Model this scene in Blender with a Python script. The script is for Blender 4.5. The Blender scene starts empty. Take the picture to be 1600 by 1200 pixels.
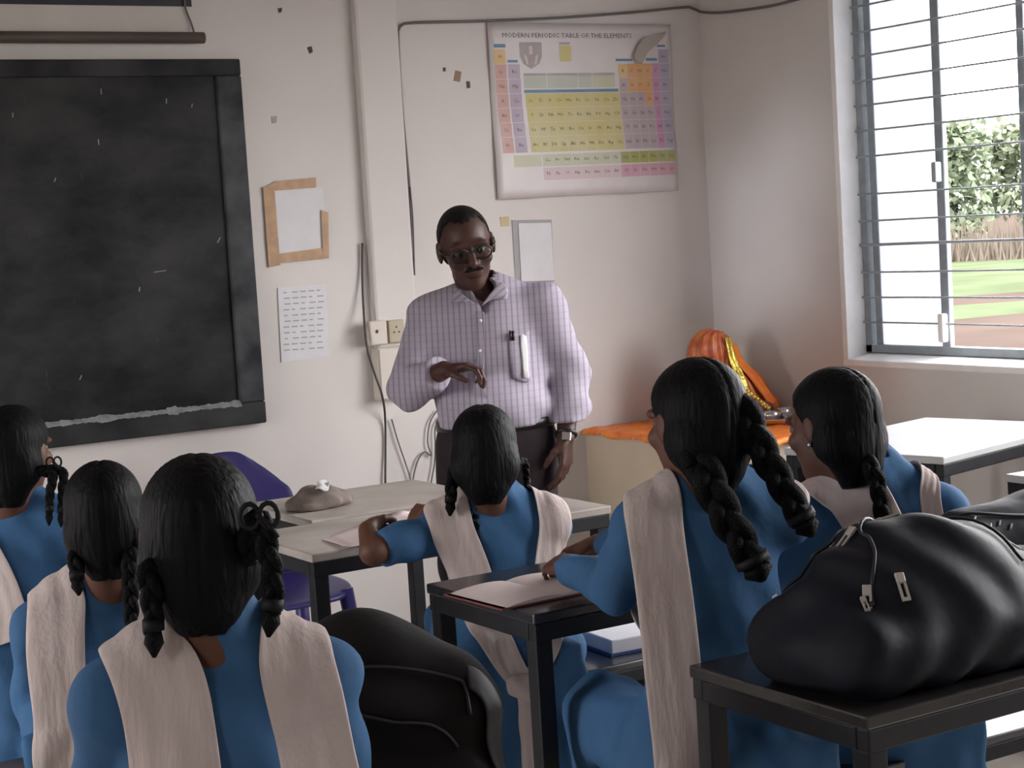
import bpy, bmesh, math, random
import numpy as np
from mathutils import Vector, Matrix

random.seed(4)
rng = np.random.default_rng(7)
SC = bpy.context.scene
COL = SC.collection
PI = math.pi

# ------------------------------------------------------------------ camera
CP = np.array([0.0, 0.0, 1.5])
YAW, PITCH, ROLL, FPX = math.radians(31.526), math.radians(5.1085), math.radians(3.5038), 2754.35
_fw = np.array([math.sin(YAW) * math.cos(PITCH), math.cos(YAW) * math.cos(PITCH), -math.sin(PITCH)])
_r0 = np.array([math.cos(YAW), -math.sin(YAW), 0.0])
_u0 = np.cross(_r0, _fw)
_r = _r0 * math.cos(ROLL) - _u0 * math.sin(ROLL)
_u = _u0 * math.cos(ROLL) + _r0 * math.sin(ROLL)
cam = bpy.data.cameras.new('camera')
cam.sensor_width = 36.0
cam.lens = FPX / 1600 * 36.0
cam.clip_start, cam.clip_end = 0.05, 300
camo = bpy.data.objects.new('camera', cam)
COL.objects.link(camo)
M4 = Matrix(((_r[0], _u[0], -_fw[0], CP[0]), (_r[1], _u[1], -_fw[1], CP[1]), (_r[2], _u[2], -_fw[2], CP[2]), (0, 0, 0, 1)))
camo.matrix_world = M4
SC.camera = camo
SC.cycles.pixel_filter_width = 2.2      # the soft, digitally enlarged look of the telephone picture

# ------------------------------------------------------------------ world, lamps, exposure
SC.view_settings.view_transform = 'Standard'
SC.view_settings.look = 'None'
SC.view_settings.gamma = 1.0
SC.view_settings.use_curve_mapping = False
SC.view_settings.exposure = 0.40
w = bpy.data.worlds.new('overcast_sky')
SC.world = w
w.use_nodes = True
nt = w.node_tree
bg = nt.nodes['Background']
tc = nt.nodes.new('ShaderNodeTexCoord')
sx = nt.nodes.new('ShaderNodeSeparateXYZ')
rp = nt.nodes.new('ShaderNodeValToRGB')
rp.color_ramp.elements[0].position = 0.45
rp.color_ramp.elements[0].color = (0.97, 0.94, 0.91, 1)
rp.color_ramp.elements[1].position = 0.75
rp.color_ramp.elements[1].color = (0.94, 0.94, 0.97, 1)
mm = nt.nodes.new('ShaderNodeMath'); mm.operation = 'MULTIPLY_ADD'
mm.inputs[1].default_value = 0.5; mm.inputs[2].default_value = 0.5
nt.links.new(tc.outputs['Generated'], sx.inputs[0])
nt.links.new(sx.outputs[2], mm.inputs[0])
nt.links.new(mm.outputs[0], rp.inputs[0])
nt.links.new(rp.outputs[0], bg.inputs[0])
bg.inputs[1].default_value = 12.0


def area(name, loc, target, sx_, sy_, power, color=(1, 1, 1), spread=PI, portal=False):
    l = bpy.data.lights.new(name, 'AREA')
    l.shape = 'RECTANGLE'; l.size = sx_; l.size_y = sy_; l.energy = power; l.color = color; l.spread = spread
    if portal:
        l.cycles.is_portal = True
    o = bpy.data.objects.new(name, l)
    COL.objects.link(o)
    o.location = loc
    d = Vector(target) - Vector(loc)
    o.rotation_euler = d.to_track_quat('-Z', 'Y').to_euler()
    return o


XR, YF, XL, YB, ZC = 4.404, 5.6, -1.7, -1.6, 3.05
# the sky enters by the windows; portals only steer the sampling
area('window_portal', (XR + 0.2, 3.716, 1.695), (XR - 1, 3.716, 1.695), 2.23, 1.53, 1, portal=True)
area('rear_window_portal', (XR + 0.2, 1.4, 1.695), (XR - 1, 1.4, 1.695), 1.4, 1.53, 1, portal=True)
area('left_opening_portal', (XL - 0.2, 0.775, 2.185), (XL + 1, 0.775, 2.185), 0.75, 0.87, 1, portal=True)
# added lamp that lays the slanted bright patch on the right wall
sl = bpy.data.lights.new('added_patch_lamp', 'SUN'); sl.energy = 0.62; sl.angle = math.radians(2.4); sl.color = (0.74, 0.85, 1.0)
slo = bpy.data.objects.new('added_patch_lamp', sl); COL.objects.link(slo)
slo.rotation_euler = Vector((1.0, 0.72, -0.11)).to_track_quat('-Z', 'Y').to_euler()
area('door_portal', (XL - 0.2, 4.2, 1.05), (XL + 1, 4.2, 1.05), 1.1, 2.1, 1, portal=True)


# ------------------------------------------------------------------ materials
def mat(name, color, rough=0.6, metal=0.0, noise=0.0, nscale=8.0, bump=0.0, bscale=60.0, color2=None, spec=0.5, stretch=None, coat=0.0, detail=4.0):
    m = bpy.data.materials.new(name)
    m.use_nodes = True
    t = m.node_tree
    b = t.nodes['Principled BSDF']
    b.inputs['Base Color'].default_value = (*color, 1)
    b.inputs['Roughness'].default_value = rough
    b.inputs['Metallic'].default_value = metal
    b.inputs['Specular IOR Level'].default_value = spec
    b.inputs['Coat Weight'].default_value = coat
    tc_ = t.nodes.new('ShaderNodeTexCoord')
    vec = tc_.outputs['Object']
    if stretch:
        mp = t.nodes.new('ShaderNodeMapping')
        mp.inputs['Scale'].default_value = stretch
        t.links.new(vec, mp.inputs[0]); vec = mp.outputs[0]
    if noise > 0 or color2:
        n = t.nodes.new('ShaderNodeTexNoise')
        n.inputs['Scale'].default_value = nscale
        n.inputs['Detail'].default_value = detail
        t.links.new(vec, n.inputs['Vector'])
        r = t.nodes.new('ShaderNodeValToRGB')
        c2 = color2 if color2 else tuple(max(0, c * (1 - noise)) for c in color)
        r.color_ramp.elements[0].position = 0.35; r.color_ramp.elements[0].color = (*c2, 1)
        r.color_ramp.elements[1].position = 0.65; r.color_ramp.elements[1].color = (*color, 1)
        t.links.new(n.outputs['Fac'], r.inputs[0])
        t.links.new(r.outputs[0], b.inputs['Base Color'])
    if bump > 0:
        n2 = t.nodes.new('ShaderNodeTexNoise')
        n2.inputs['Scale'].default_value = bscale
        n2.inputs['Detail'].default_value = 3
        t.links.new(vec, n2.inputs['Vector'])
        bp = t.nodes.new('ShaderNodeBump')
        bp.inputs['Strength'].default_value = bump
        bp.inputs['Distance'].default_value = 0.01
        t.links.new(n2.outputs['Fac'], bp.inputs['Height'])
        t.links.new(bp.outputs[0], b.inputs['Normal'])
    return m


M = {}
M['wall'] = mat('wall_distemper', (0.68, 0.635, 0.61), 0.62, noise=0.07, nscale=1.6, bump=0.12, bscale=14)
M['wall_side'] = mat('side_wall_distemper', (0.66, 0.625, 0.60), 0.6, noise=0.07, nscale=1.6, bump=0.12, bscale=14)
M['reveal'] = mat('daylight_white_plaster', (0.86, 0.84, 0.82), 0.6, noise=0.08, nscale=9, bump=0.2, bscale=30)  # whiter than the walls: daylight on the window edges put into the colour
M['ceil'] = mat('ceiling_white', (0.6, 0.58, 0.56), 0.8, noise=0.05, nscale=2)
M['floor'] = mat('worn_cement_floor', (0.66, 0.60, 0.53), 0.5, noise=0.16, nscale=3.5, bump=0.08, bscale=40)
M['beige'] = mat('beige_distemper', (0.56, 0.46, 0.345), 0.6, noise=0.10, nscale=4, bump=0.12, bscale=25)
M['black_metal'] = mat('black_painted_steel', (0.012, 0.012, 0.015), 0.5, noise=0.3, nscale=20, bump=0.05, bscale=90, spec=0.3)
M['top_dark'] = mat('dark_laminate', (0.030, 0.027, 0.027), 0.22, noise=0.25, nscale=12, spec=0.6)
M['top_grey'] = mat('dusty_grey_laminate', (0.50, 0.45, 0.41), 0.38, color2=(0.33, 0.285, 0.25), nscale=5, spec=0.4)
M['top_gloss'] = mat('pale_gloss_laminate', (0.50, 0.50, 0.50), 0.28, noise=0.06, nscale=6, spec=0.4)
M['bench'] = mat('black_gloss_bench', (0.022, 0.024, 0.03), 0.16, noise=0.2, nscale=10, spec=0.7)
M['skin_g'] = mat('brown_skin', (0.12, 0.052, 0.033), 0.55, noise=0.12, nscale=25, bump=0.05, bscale=150, spec=0.35)
M['skin_t'] = mat('deep_brown_skin', (0.070, 0.029, 0.021), 0.48, noise=0.15, nscale=25, bump=0.06, bscale=150, spec=0.4)
M['hair'] = mat('black_hair', (0.005, 0.0048, 0.006), 0.55, noise=0.4, nscale=60, bump=0.35, bscale=120, stretch=(1, 1, 0.12), spec=0.10)
M['hair_t'] = mat('short_black_hair', (0.009, 0.007, 0.007), 0.6, noise=0.4, nscale=120, bump=0.5, bscale=220, spec=0.15)
M['plait'] = mat('plaited_hair', (0.005, 0.0048, 0.006), 0.6, noise=0.4, nscale=140, bump=0.5, bscale=260, spec=0.10)
M['blue'] = mat('sky_blue_cotton', (0.046, 0.125, 0.262), 0.8, noise=0.16, nscale=7, bump=0.5, bscale=17, spec=0.2)
M['cream'] = mat('cream_cotton_cloth', (0.55, 0.465, 0.445), 0.9, noise=0.07, nscale=16, bump=0.25, bscale=42, spec=0.1, stretch=(2.2, 2.2, 0.45))
M['white_cloth'] = mat('white_cotton', (0.62, 0.58, 0.56), 0.85, noise=0.1, nscale=12, bump=0.2, bscale=30, spec=0.2)
M['ribbon'] = mat('black_ribbon', (0.008, 0.008, 0.009), 0.6, spec=0.2)
M['eye'] = mat('eye_white', (0.09, 0.075, 0.07), 0.35)
M['pupil'] = mat('dark_iris', (0.02, 0.012, 0.01), 0.15)
M['lip'] = mat('lip_skin', (0.12, 0.042, 0.036), 0.45)
M['trouser'] = mat('dark_maroon_grey_trouser', (0.030, 0.021, 0.024), 0.8, noise=0.2, nscale=14, bump=0.2, bscale=25, spec=0.2)
M['belt'] = mat('black_leather', (0.012, 0.011, 0.011), 0.35)
M['steel'] = mat('bright_steel', (0.62, 0.62, 0.63), 0.22, metal=1.0)
M['grey_steel'] = mat('grey_window_steel', (0.30, 0.34, 0.37), 0.5, noise=0.2, nscale=18)
M['bar_steel'] = mat('grey_bar_steel', (0.34, 0.36, 0.38), 0.5)
M['paper'] = mat('white_paper', (0.70, 0.69, 0.71), 0.8, noise=0.06, nscale=14)
M['pink_paper'] = mat('pinkish_paper', (0.66, 0.55, 0.54), 0.8, noise=0.08, nscale=14)
M['tape'] = mat('brown_packing_tape', (0.46, 0.27, 0.14), 0.45, noise=0.25, nscale=30)
M['yellow_bit'] = mat('yellowed_tape', (0.52, 0.43, 0.24), 0.6)
M['brown_bit'] = mat('brown_stain', (0.30, 0.20, 0.13), 0.8)
M['dark_bit'] = mat('dark_chip', (0.09, 0.07, 0.06), 0.8)
M['grey_shadow_mark'] = mat('grey_shadow_and_marks', (0.36, 0.35, 0.36), 0.7)
M['cable'] = mat('black_cable', (0.045, 0.04, 0.04), 0.5)
M['grey_cable'] = mat('grey_cable', (0.13, 0.125, 0.125), 0.5)
M['switch'] = mat('switch_plastic', (0.60, 0.54, 0.48), 0.4)
M['socket'] = mat('yellowed_socket', (0.42, 0.36, 0.25), 0.45)
M['wood'] = mat('brown_batten', (0.085, 0.062, 0.05), 0.6, noise=0.3, nscale=12, stretch=(0.3, 4, 4))
M['chart_dark'] = mat('dark_chart_print', (0.025, 0.026, 0.034), 0.5, noise=0.2, nscale=8)
M['chart_cream'] = mat('chart_cloth', (0.62, 0.585, 0.55), 0.7, noise=0.07, nscale=6)
M['purple_plastic'] = mat('blue_violet_plastic', (0.042, 0.034, 0.17), 0.4, noise=0.12, nscale=5)
M['orange'] = mat('orange_satin', (0.86, 0.25, 0.02), 0.42, color2=(0.70, 0.13, 0.015), nscale=20, bump=0.3, bscale=35)
M['red'] = mat('red_satin', (0.42, 0.07, 0.035), 0.35, color2=(0.55, 0.18, 0.04), nscale=22, bump=0.4, bscale=40)
M['gold'] = mat('gold_foil', (0.80, 0.58, 0.10), 0.28, metal=0.7, noise=0.4, nscale=30, bump=0.4, bscale=60)
M['magenta'] = mat('dark_magenta_cloth', (0.16, 0.02, 0.05), 0.5)
M['bag_black'] = mat('black_bag_fabric', (0.010, 0.009, 0.009), 0.75, noise=0.3, nscale=6, bump=0.4, bscale=14, spec=0.2)
M['bag_navy'] = mat('navy_black_nylon', (0.008, 0.009, 0.016), 0.6, noise=0.3, nscale=5, bump=0.5, bscale=10, spec=0.2)
M['zip'] = mat('dark_zip_tape', (0.010, 0.010, 0.012), 0.5)
M['zip_pull'] = mat('worn_zip_metal', (0.52, 0.49, 0.46), 0.4, metal=0.6)
M['white_mark'] = mat('white_stitch_and_glint', (0.6, 0.6, 0.62), 0.6)
M['book_blue'] = mat('blue_book_cover', (0.03, 0.06, 0.2), 0.4)
M['book_red'] = mat('dark_red_cover', (0.16, 0.03, 0.03), 0.5)
M['pages'] = mat('book_pages', (0.72, 0.71, 0.76), 0.7, noise=0.05, nscale=30)
M['bundle'] = mat('grey_brown_cloth', (0.22, 0.18, 0.155), 0.85, color2=(0.13, 0.10, 0.085), nscale=9, bump=0.4, bscale=30)
M['soil'] = mat('red_soil', (0.056, 0.042, 0.036), 0.9, noise=0.2, nscale=0.5, spec=0.0)
M['grass'] = mat('pale_grass', (0.062, 0.075, 0.043), 0.9, noise=0.25, nscale=0.6, spec=0.0)
M['leaf'] = mat('light_green_leaf', (0.150, 0.180, 0.118), 0.8, noise=0.25, nscale=0.9, spec=0.05)
M['leaf2'] = mat('yellow_green_leaf', (0.160, 0.183, 0.122), 0.8, noise=0.25, nscale=0.9, spec=0.05)
M['bark'] = mat('brown_bark', (0.035, 0.028, 0.024), 0.9, noise=0.3, nscale=6, spec=0.1)
M['reed'] = mat('dry_brown_brush', (0.105, 0.086, 0.068), 0.9, noise=0.25, nscale=3, spec=0.05)


def slate():
    m = bpy.data.materials.new('chalk_worn_slate')
    m.use_nodes = True
    t = m.node_tree; b = t.nodes['Principled BSDF']
    b.inputs['Roughness'].default_value = 0.55
    b.inputs['Specular IOR Level'].default_value = 0.15
    tc_ = t.nodes.new('ShaderNodeTexCoord')
    mp = t.nodes.new('ShaderNodeMapping'); mp.inputs['Scale'].default_value = (1.0, 1.0, 1.6)
    t.links.new(tc_.outputs['Object'], mp.inputs[0])
    n = t.nodes.new('ShaderNodeTexNoise'); n.inputs['Scale'].default_value = 2.2; n.inputs['Detail'].default_value = 7; n.inputs['Roughness'].default_value = 0.6
    t.links.new(mp.outputs[0], n.inputs['Vector'])
    r = t.nodes.new('ShaderNodeValToRGB')
    r.color_ramp.elements[0].position = 0.38; r.color_ramp.elements[0].color = (0.008, 0.009, 0.011, 1)
    r.color_ramp.elements[1].position = 0.78; r.color_ramp.elements[1].color = (0.060, 0.060, 0.060, 1)
    t.links.new(n.outputs['Fac'], r.inputs[0])
    # fine vertical chalk ghosts
    mp2 = t.nodes.new('ShaderNodeMapping'); mp2.inputs['Scale'].default_value = (60, 60, 14)
    t.links.new(tc_.outputs['Object'], mp2.inputs[0])
    n2 = t.nodes.new('ShaderNodeTexNoise'); n2.inputs['Scale'].default_value = 1.0; n2.inputs['Detail'].default_value = 2
    t.links.new(mp2.outputs[0], n2.inputs['Vector'])
    r2 = t.nodes.new('ShaderNodeValToRGB')
    r2.color_ramp.elements[0].position = 0.72; r2.color_ramp.elements[0].color = (0, 0, 0, 1)
    r2.color_ramp.elements[1].position = 0.9; r2.color_ramp.elements[1].color = (0.06, 0.06, 0.06, 1)
    t.links.new(n2.outputs['Fac'], r2.inputs[0])
    ad = t.nodes.new('ShaderNodeMix'); ad.data_type = 'RGBA'; ad.blend_type = 'ADD'
    ad.inputs[0].default_value = 0.7
    t.links.new(r.outputs[0], ad.inputs[6]); t.links.new(r2.outputs[0], ad.inputs[7])
    t.links.new(ad.outputs[2], b.inputs['Base Color'])
    return m


M['slate'] = slate()
M['slate_frame'] = mat('chalky_dark_frame', (0.016, 0.016, 0.019), 0.7, color2=(0.05, 0.052, 0.054), nscale=5, spec=0.2)
M['chalk'] = mat('chalk_dust', (0.30, 0.30, 0.31), 0.95, noise=0.35, nscale=30)
M['slate_dusty'] = mat('dusty_slate_frame', (0.085, 0.09, 0.095), 0.75, color2=(0.02, 0.022, 0.026), nscale=6, spec=0.2)


def stripe_shirt(axis):
    m = bpy.data.materials.new('striped_shirt_cotton')
    m.use_nodes = True
    t = m.node_tree; b = t.nodes['Principled BSDF']
    b.inputs['Roughness'].default_value = 0.8
    b.inputs['Specular IOR Level'].default_value = 0.2
    tc_ = t.nodes.new('ShaderNodeTexCoord')
    dp = t.nodes.new('ShaderNodeVectorMath'); dp.operation = 'DOT_PRODUCT'
    dp.inputs[1].default_value = axis
    t.links.new(tc_.outputs['Object'], dp.inputs[0])
    mu = t.nodes.new('ShaderNodeMath'); mu.operation = 'MULTIPLY'; mu.inputs[1].default_value = 2 * PI / 0.018
    t.links.new(dp.outputs['Value'], mu.inputs[0])
    si = t.nodes.new('ShaderNodeMath'); si.operation = 'SINE'
    t.links.new(mu.outputs[0], si.inputs[0])
    r = t.nodes.new('ShaderNodeValToRGB')
    r.color_ramp.elements[0].position = 0.0; r.color_ramp.elements[0].color = (0.42, 0.38, 0.455, 1)
    r.color_ramp.elements[1].position = 0.95; r.color_ramp.elements[1].color = (0.28, 0.24, 0.295, 1)
    e = r.color_ramp.elements.new(0.45); e.color = (0.40, 0.36, 0.435, 1)
    t.links.new(si.outputs[0], r.inputs[0])
    # weak cross lines
    sp = t.nodes.new('ShaderNodeSeparateXYZ'); t.links.new(tc_.outputs['Object'], sp.inputs[0])
    m2 = t.nodes.new('ShaderNodeMath'); m2.operation = 'MULTIPLY'; m2.inputs[1].default_value = 2 * PI / 0.021
    t.links.new(sp.outputs[2], m2.inputs[0])
    s2 = t.nodes.new('ShaderNodeMath'); s2.operation = 'SINE'; t.links.new(m2.outputs[0], s2.inputs[0])
    r2 = t.nodes.new('ShaderNodeValToRGB')
    r2.color_ramp.elements[0].position = 0.6; r2.color_ramp.elements[0].color = (1, 1, 1, 1)
    r2.color_ramp.elements[1].position = 1.0; r2.color_ramp.elements[1].color = (0.93, 0.92, 0.94, 1)
    t.links.new(s2.outputs[0], r2.inputs[0])
    mx = t.nodes.new('ShaderNodeMix'); mx.data_type = 'RGBA'; mx.blend_type = 'MULTIPLY'; mx.inputs[0].default_value = 1
    t.links.new(r.outputs[0], mx.inputs[6]); t.links.new(r2.outputs[0], mx.inputs[7])
    t.links.new(mx.outputs[2], b.inputs['Base Color'])
    n2 = t.nodes.new('ShaderNodeTexNoise'); n2.inputs['Scale'].default_value = 16
    t.links.new(tc_.outputs['Object'], n2.inputs['Vector'])
    bp = t.nodes.new('ShaderNodeBump'); bp.inputs['Strength'].default_value = 0.25; bp.inputs['Distance'].default_value = 0.01
    t.links.new(n2.outputs['Fac'], bp.inputs['Height']); t.links.new(bp.outputs[0], b.inputs['Normal'])
    return m


def frosted():
    m = bpy.data.materials.new('milky_window_glass')
    m.use_nodes = True
    t = m.node_tree
    b = t.nodes['Principled BSDF']
    b.inputs['Base Color'].default_value = (0.5, 0.55, 0.62, 1)
    b.inputs['Roughness'].default_value = 0.2
    tr = t.nodes.new('ShaderNodeBsdfTranslucent'); tr.inputs[0].default_value = (0.52, 0.54, 0.575, 1)
    mx = t.nodes.new('ShaderNodeMixShader'); mx.inputs[0].default_value = 0.8
    out = t.nodes['Material Output']
    t.links.new(b.outputs[0], mx.inputs[1]); t.links.new(tr.outputs[0], mx.inputs[2])
    t.links.new(mx.outputs[0], out.inputs[0])
    return m


M['frost'] = frosted()


def lens_mat():
    m = bpy.data.materials.new('spectacle_lens')
    m.use_nodes = True
    t = m.node_tree
    b = t.nodes['Principled BSDF']
    b.inputs['Base Color'].default_value = (0.9, 0.9, 0.92, 1)
    b.inputs['Roughness'].default_value = 0.03
    b.inputs['Transmission Weight'].default_value = 1.0
    b.inputs['IOR'].default_value = 1.05
    return m


M['lens'] = lens_mat()


# ------------------------------------------------------------------ helpers
def V(*a):
    return np.array(a, float)


def at(px, py, D):
    """world point seen at a place of the photograph, D metres along the view axis"""
    return CP + (_fw + _r * ((px - 800) / FPX) + _u * ((600 - py) / FPX)) * D


def atz(px, py, z):
    d = _fw + _r * ((px - 800) / FPX) + _u * ((600 - py) / FPX)
    return CP + d * ((z - CP[2]) / d[2])


def aty(px, py, Y):
    d = _fw + _r * ((px - 800) / FPX) + _u * ((600 - py) / FPX)
    return CP + d * (Y / d[1])


def atx(px, py, X):
    d = _fw + _r * ((px - 800) / FPX) + _u * ((600 - py) / FPX)
    return CP + d * (X / d[0])


def unit(v):
    v = np.asarray(v, float)
    return v / (np.linalg.norm(v) + 1e-12)


def tag(o, label=None, cat=None, group=None, kind=None):
    if label: o['label'] = label
    if cat: o['category'] = cat
    if group: o['group'] = group
    if kind: o['kind'] = kind
    return o


def empty(name, loc, label, cat, group=None):
    o = bpy.data.objects.new(name, None)
    o.empty_display_size = 0.1
    COL.objects.link(o)
    o.location = loc
    return tag(o, label, cat, group)


def origin_of(parent):
    p = Vector((0, 0, 0))
    while parent is not None:
        p += Vector(parent.location)
        parent = parent.parent
    return p


class MB:
    """collects shapes in world coordinates, builds ONE mesh object"""

    def __init__(self):
        self.v = []; self.f = []; self.mi = []

    def add(self, verts, faces, mi=0):
        k = len(self.v)
        self.v.extend([tuple(map(float, p)) for p in verts])
        self.f.extend([tuple(i + k for i in f) for f in faces])
        self.mi.extend([mi] * len(faces))
        return self

    def box(self, lo, hi, mi=0, rot=0.0, piv=None):
        x0, y0, z0 = lo; x1, y1, z1 = hi
        vs = [(x0, y0, z0), (x1, y0, z0), (x1, y1, z0), (x0, y1, z0), (x0, y0, z1), (x1, y0, z1), (x1, y1, z1), (x0, y1, z1)]
        if rot:
            px, py = piv if piv is not None else ((x0 + x1) / 2, (y0 + y1) / 2)
            c, s = math.cos(rot), math.sin(rot)
            vs = [(px + (x - px) * c - (y - py) * s, py + (x - px) * s + (y - py) * c, z) for x, y, z in vs]
        return self.add(vs, [(0, 3, 2, 1), (4, 5, 6, 7), (0, 1, 5, 4), (1, 2, 6, 5), (2, 3, 7, 6), (3, 0, 4, 7)], mi)

    def obox(self, c, ax, ay, az, hx, hy, hz, mi=0):
        c = np.asarray(c, float); vs = []
        for k in (-1, 1):
            for sx_, sy_ in ((-1, -1), (1, -1), (1, 1), (-1, 1)):
                vs.append(c + ax * sx_ * hx + ay * sy_ * hy + az * k * hz)
        return self.add(vs, [(0, 3, 2, 1), (4, 5, 6, 7), (0, 1, 5, 4), (1, 2, 6, 5), (2, 3, 7, 6), (3, 0, 4, 7)], mi)

    def tube(self, pts, r, n=8, mi=0, closed=False):
        pts = [np.asarray(p, float) for p in pts]
        m = len(pts)
        rr = r if hasattr(r, '__len__') else [r] * m
        up = np.array([0.13, 0.21, 0.97])
        vs = []; fs = []
        prev = None
        for i, p in enumerate(pts):
            if closed:
                t = unit(pts[(i + 1) % m] - pts[i - 1])
            else:
                t = unit(pts[min(i + 1, m - 1)] - pts[max(i - 1, 0)])
            a = prev - t * (prev @ t) if prev is not None else np.cross(t, up)
            if np.linalg.norm(a) < 1e-6: a = np.cross(t, np.array([1.0, 0, 0]))
            a = unit(a); prev = a
            b = np.cross(t, a)
            for k in range(n):
                th = 2 * PI * k / n
                vs.append(p + (a * math.cos(th) + b * math.sin(th)) * rr[i])
        for i in range(m if closed else m - 1):
            j = (i + 1) % m
            for k in range(n):
                fs.append((i * n + k, i * n + (k + 1) % n, j * n + (k + 1) % n, j * n + k))
        if not closed:
            fs.append(tuple(range(n - 1, -1, -1)))
            fs.append(tuple((m - 1) * n + k for k in range(n)))
        return self.add(vs, fs, mi)

    def disc_stack(self, c, prof, n=24, mi=0, axis=None):
        """lathe: prof = [(r, h)] along +Z"""
        c = np.asarray(c, float); vs = []; fs = []
        for r, h in prof:
            for k in range(n):
                th = 2 * PI * k / n
                vs.append(c + np.array([math.cos(th) * r, math.sin(th) * r, h]))
        for i in range(len(prof) - 1):
            for k in range(n):
                fs.append((i * n + k, i * n + (k + 1) % n, (i + 1) * n + (k + 1) % n, (i + 1) * n + k))
        fs.append(tuple(range(n - 1, -1, -1)))
        fs.append(tuple((len(prof) - 1) * n + k for k in range(n)))
        return self.add(vs, fs, mi)

    def ball(self, c, r, n=10, mi=0):
        c = np.asarray(c, float)
        r = np.asarray(r if hasattr(r, '__len__') else (r, r, r), float)
        vs = [c + r * V(0, 0, -1)]; fs = []
        for i in range(1, n):
            ph = -PI / 2 + PI * i / n
            for k in range(2 * n):
                th = PI * k / n
                vs.append(c + r * V(math.cos(ph) * math.cos(th), math.cos(ph) * math.sin(th), math.sin(ph)))
        vs.append(c + r * V(0, 0, 1))
        q = 2 * n
        for k in range(q): fs.append((0, 1 + (k + 1) % q, 1 + k))
        for i in range(n - 2):
            for k in range(q):
                a = 1 + i * q + k; b_ = 1 + i * q + (k + 1) % q
                fs.append((a, b_, b_ + q, a + q))
        for k in range(q): fs.append((len(vs) - 1, 1 + (n - 2) * q + k, 1 + (n - 2) * q + (k + 1) % q))
        return self.add(vs, fs, mi)

    def build(self, name, mats, parent=None, smooth=False, bevel=0.0, solid=0.0, sub=0, loc=None):
        o0 = origin_of(parent) if parent is not None else (Vector(loc) if loc is not None else Vector((0, 0, 0)))
        me = bpy.data.meshes.new(name)
        me.from_pydata([(x - o0[0], y - o0[1], z - o0[2]) for x, y, z in self.v], [], self.f)
        if not isinstance(mats, (list, tuple)): mats = [mats]
        for m in mats: me.materials.append(m)
        if len(mats) > 1: me.polygons.foreach_set('material_index', self.mi)
        if smooth: me.polygons.foreach_set('use_smooth', [True] * len(me.polygons))
        me.update()
        o = bpy.data.objects.new(name, me)
        COL.objects.link(o)
        if parent is not None: o.parent = parent
        elif loc is not None: o.location = loc
        if solid:
            s = o.modifiers.new('thickness', 'SOLIDIFY'); s.thickness = solid; s.offset = 1.0
        if bevel:
            b = o.modifiers.new('bevel', 'BEVEL'); b.width = bevel; b.segments = 2; b.limit_method = 'ANGLE'
        if sub:
            b = o.modifiers.new('subsurf', 'SUBSURF'); b.levels = sub; b.render_levels = sub
        return o


def copy_tree(o, loc, label=None, cat=None, group=None):
    c = o.copy(); COL.objects.link(c); c.location = loc
    if label: c['label'] = label
    if group: c['group'] = group
    for ch in list(o.children):
        d = ch.copy(); COL.objects.link(d); d.parent = c
        for g in list(ch.children):
            e = g.copy(); COL.objects.link(e); e.parent = d
    return c


def spline(pts, n):
    pts = [np.asarray(p, float) for p in pts]
    if len(pts) == 2:
        return [pts[0] + (pts[1] - pts[0]) * t for t in np.linspace(0, 1, n)]
    P = [2 * pts[0] - pts[1]] + pts + [2 * pts[-1] - pts[-2]]
    L = [0]
    for a, b in zip(pts[:-1], pts[1:]): L.append(L[-1] + np.linalg.norm(b - a))
    out = []
    for s in np.linspace(0, L[-1], n):
        i = min(max(int(np.searchsorted(L, s, 'right')) - 1, 0), len(pts) - 2)
        t = (s - L[i]) / max(L[i + 1] - L[i], 1e-9)
        p0, p1, p2, p3 = P[i], P[i + 1], P[i + 2], P[i + 3]
        out.append(0.5 * (2 * p1 + (p2 - p0) * t + (2 * p0 - 5 * p1 + 4 * p2 - p3) * t * t + (3 * p1 - p0 - 3 * p2 + p3) * t ** 3))
    return out


# ------------------------------------------------------------------ implicit surfaces for bodies, clothes and bags
def smin(a, b, k):
    h = np.clip(0.5 + 0.5 * (b - a) / k, 0, 1)
    return b + (a - b) * h - k * h * (1 - h)


def cone(a, b, ra, rb, k=0.02, flat=None, fs=1.0):
    return ('c', np.asarray(a, float), np.asarray(b, float), ra, rb, k, flat, fs)


def ell(c, r, k=0.02, R=None):
    return ('e', np.asarray(c, float), np.asarray(r, float), R, k)


def rbox(c, h, r, k=0.02, R=None):
    return ('b', np.asarray(c, float), np.asarray(h, float), r, R, k)


def ev(pr, P):
    if pr[0] == 'c':
        _, a, b, ra, rb, k, flat, fs = pr
        Q = P - a; ab = b - a
        if flat is not None:
            Q = Q + np.outer(Q @ flat * (fs - 1), flat)
            ab = ab + flat * (ab @ flat) * (fs - 1)
        t = np.clip(Q @ ab / (ab @ ab + 1e-12), 0, 1)
        d = np.linalg.norm(Q - t[:, None] * ab, axis=1) - (ra + (rb - ra) * t)
        return d, k
    if pr[0] == 'e':
        _, c, r, R, k = pr
        Q = P - c
        if R is not None: Q = Q @ R
        k0 = np.linalg.norm(Q / r, axis=1); k1 = np.linalg.norm(Q / (r * r), axis=1) + 1e-9
        return k0 * (k0 - 1) / k1, k
    _, c, h, r, R, k = pr
    Q = P - c
    if R is not None: Q = Q @ R
    q = np.abs(Q) - (h - r)
    return np.linalg.norm(np.maximum(q, 0), axis=1) + np.minimum(q.max(axis=1), 0) - r, k


def union(prims):
    def f(P):
        d = None
        for p in prims:
            e, k = ev(p, P)
            d = e if d is None else smin(d, e, k)
        return d
    return f


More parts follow.
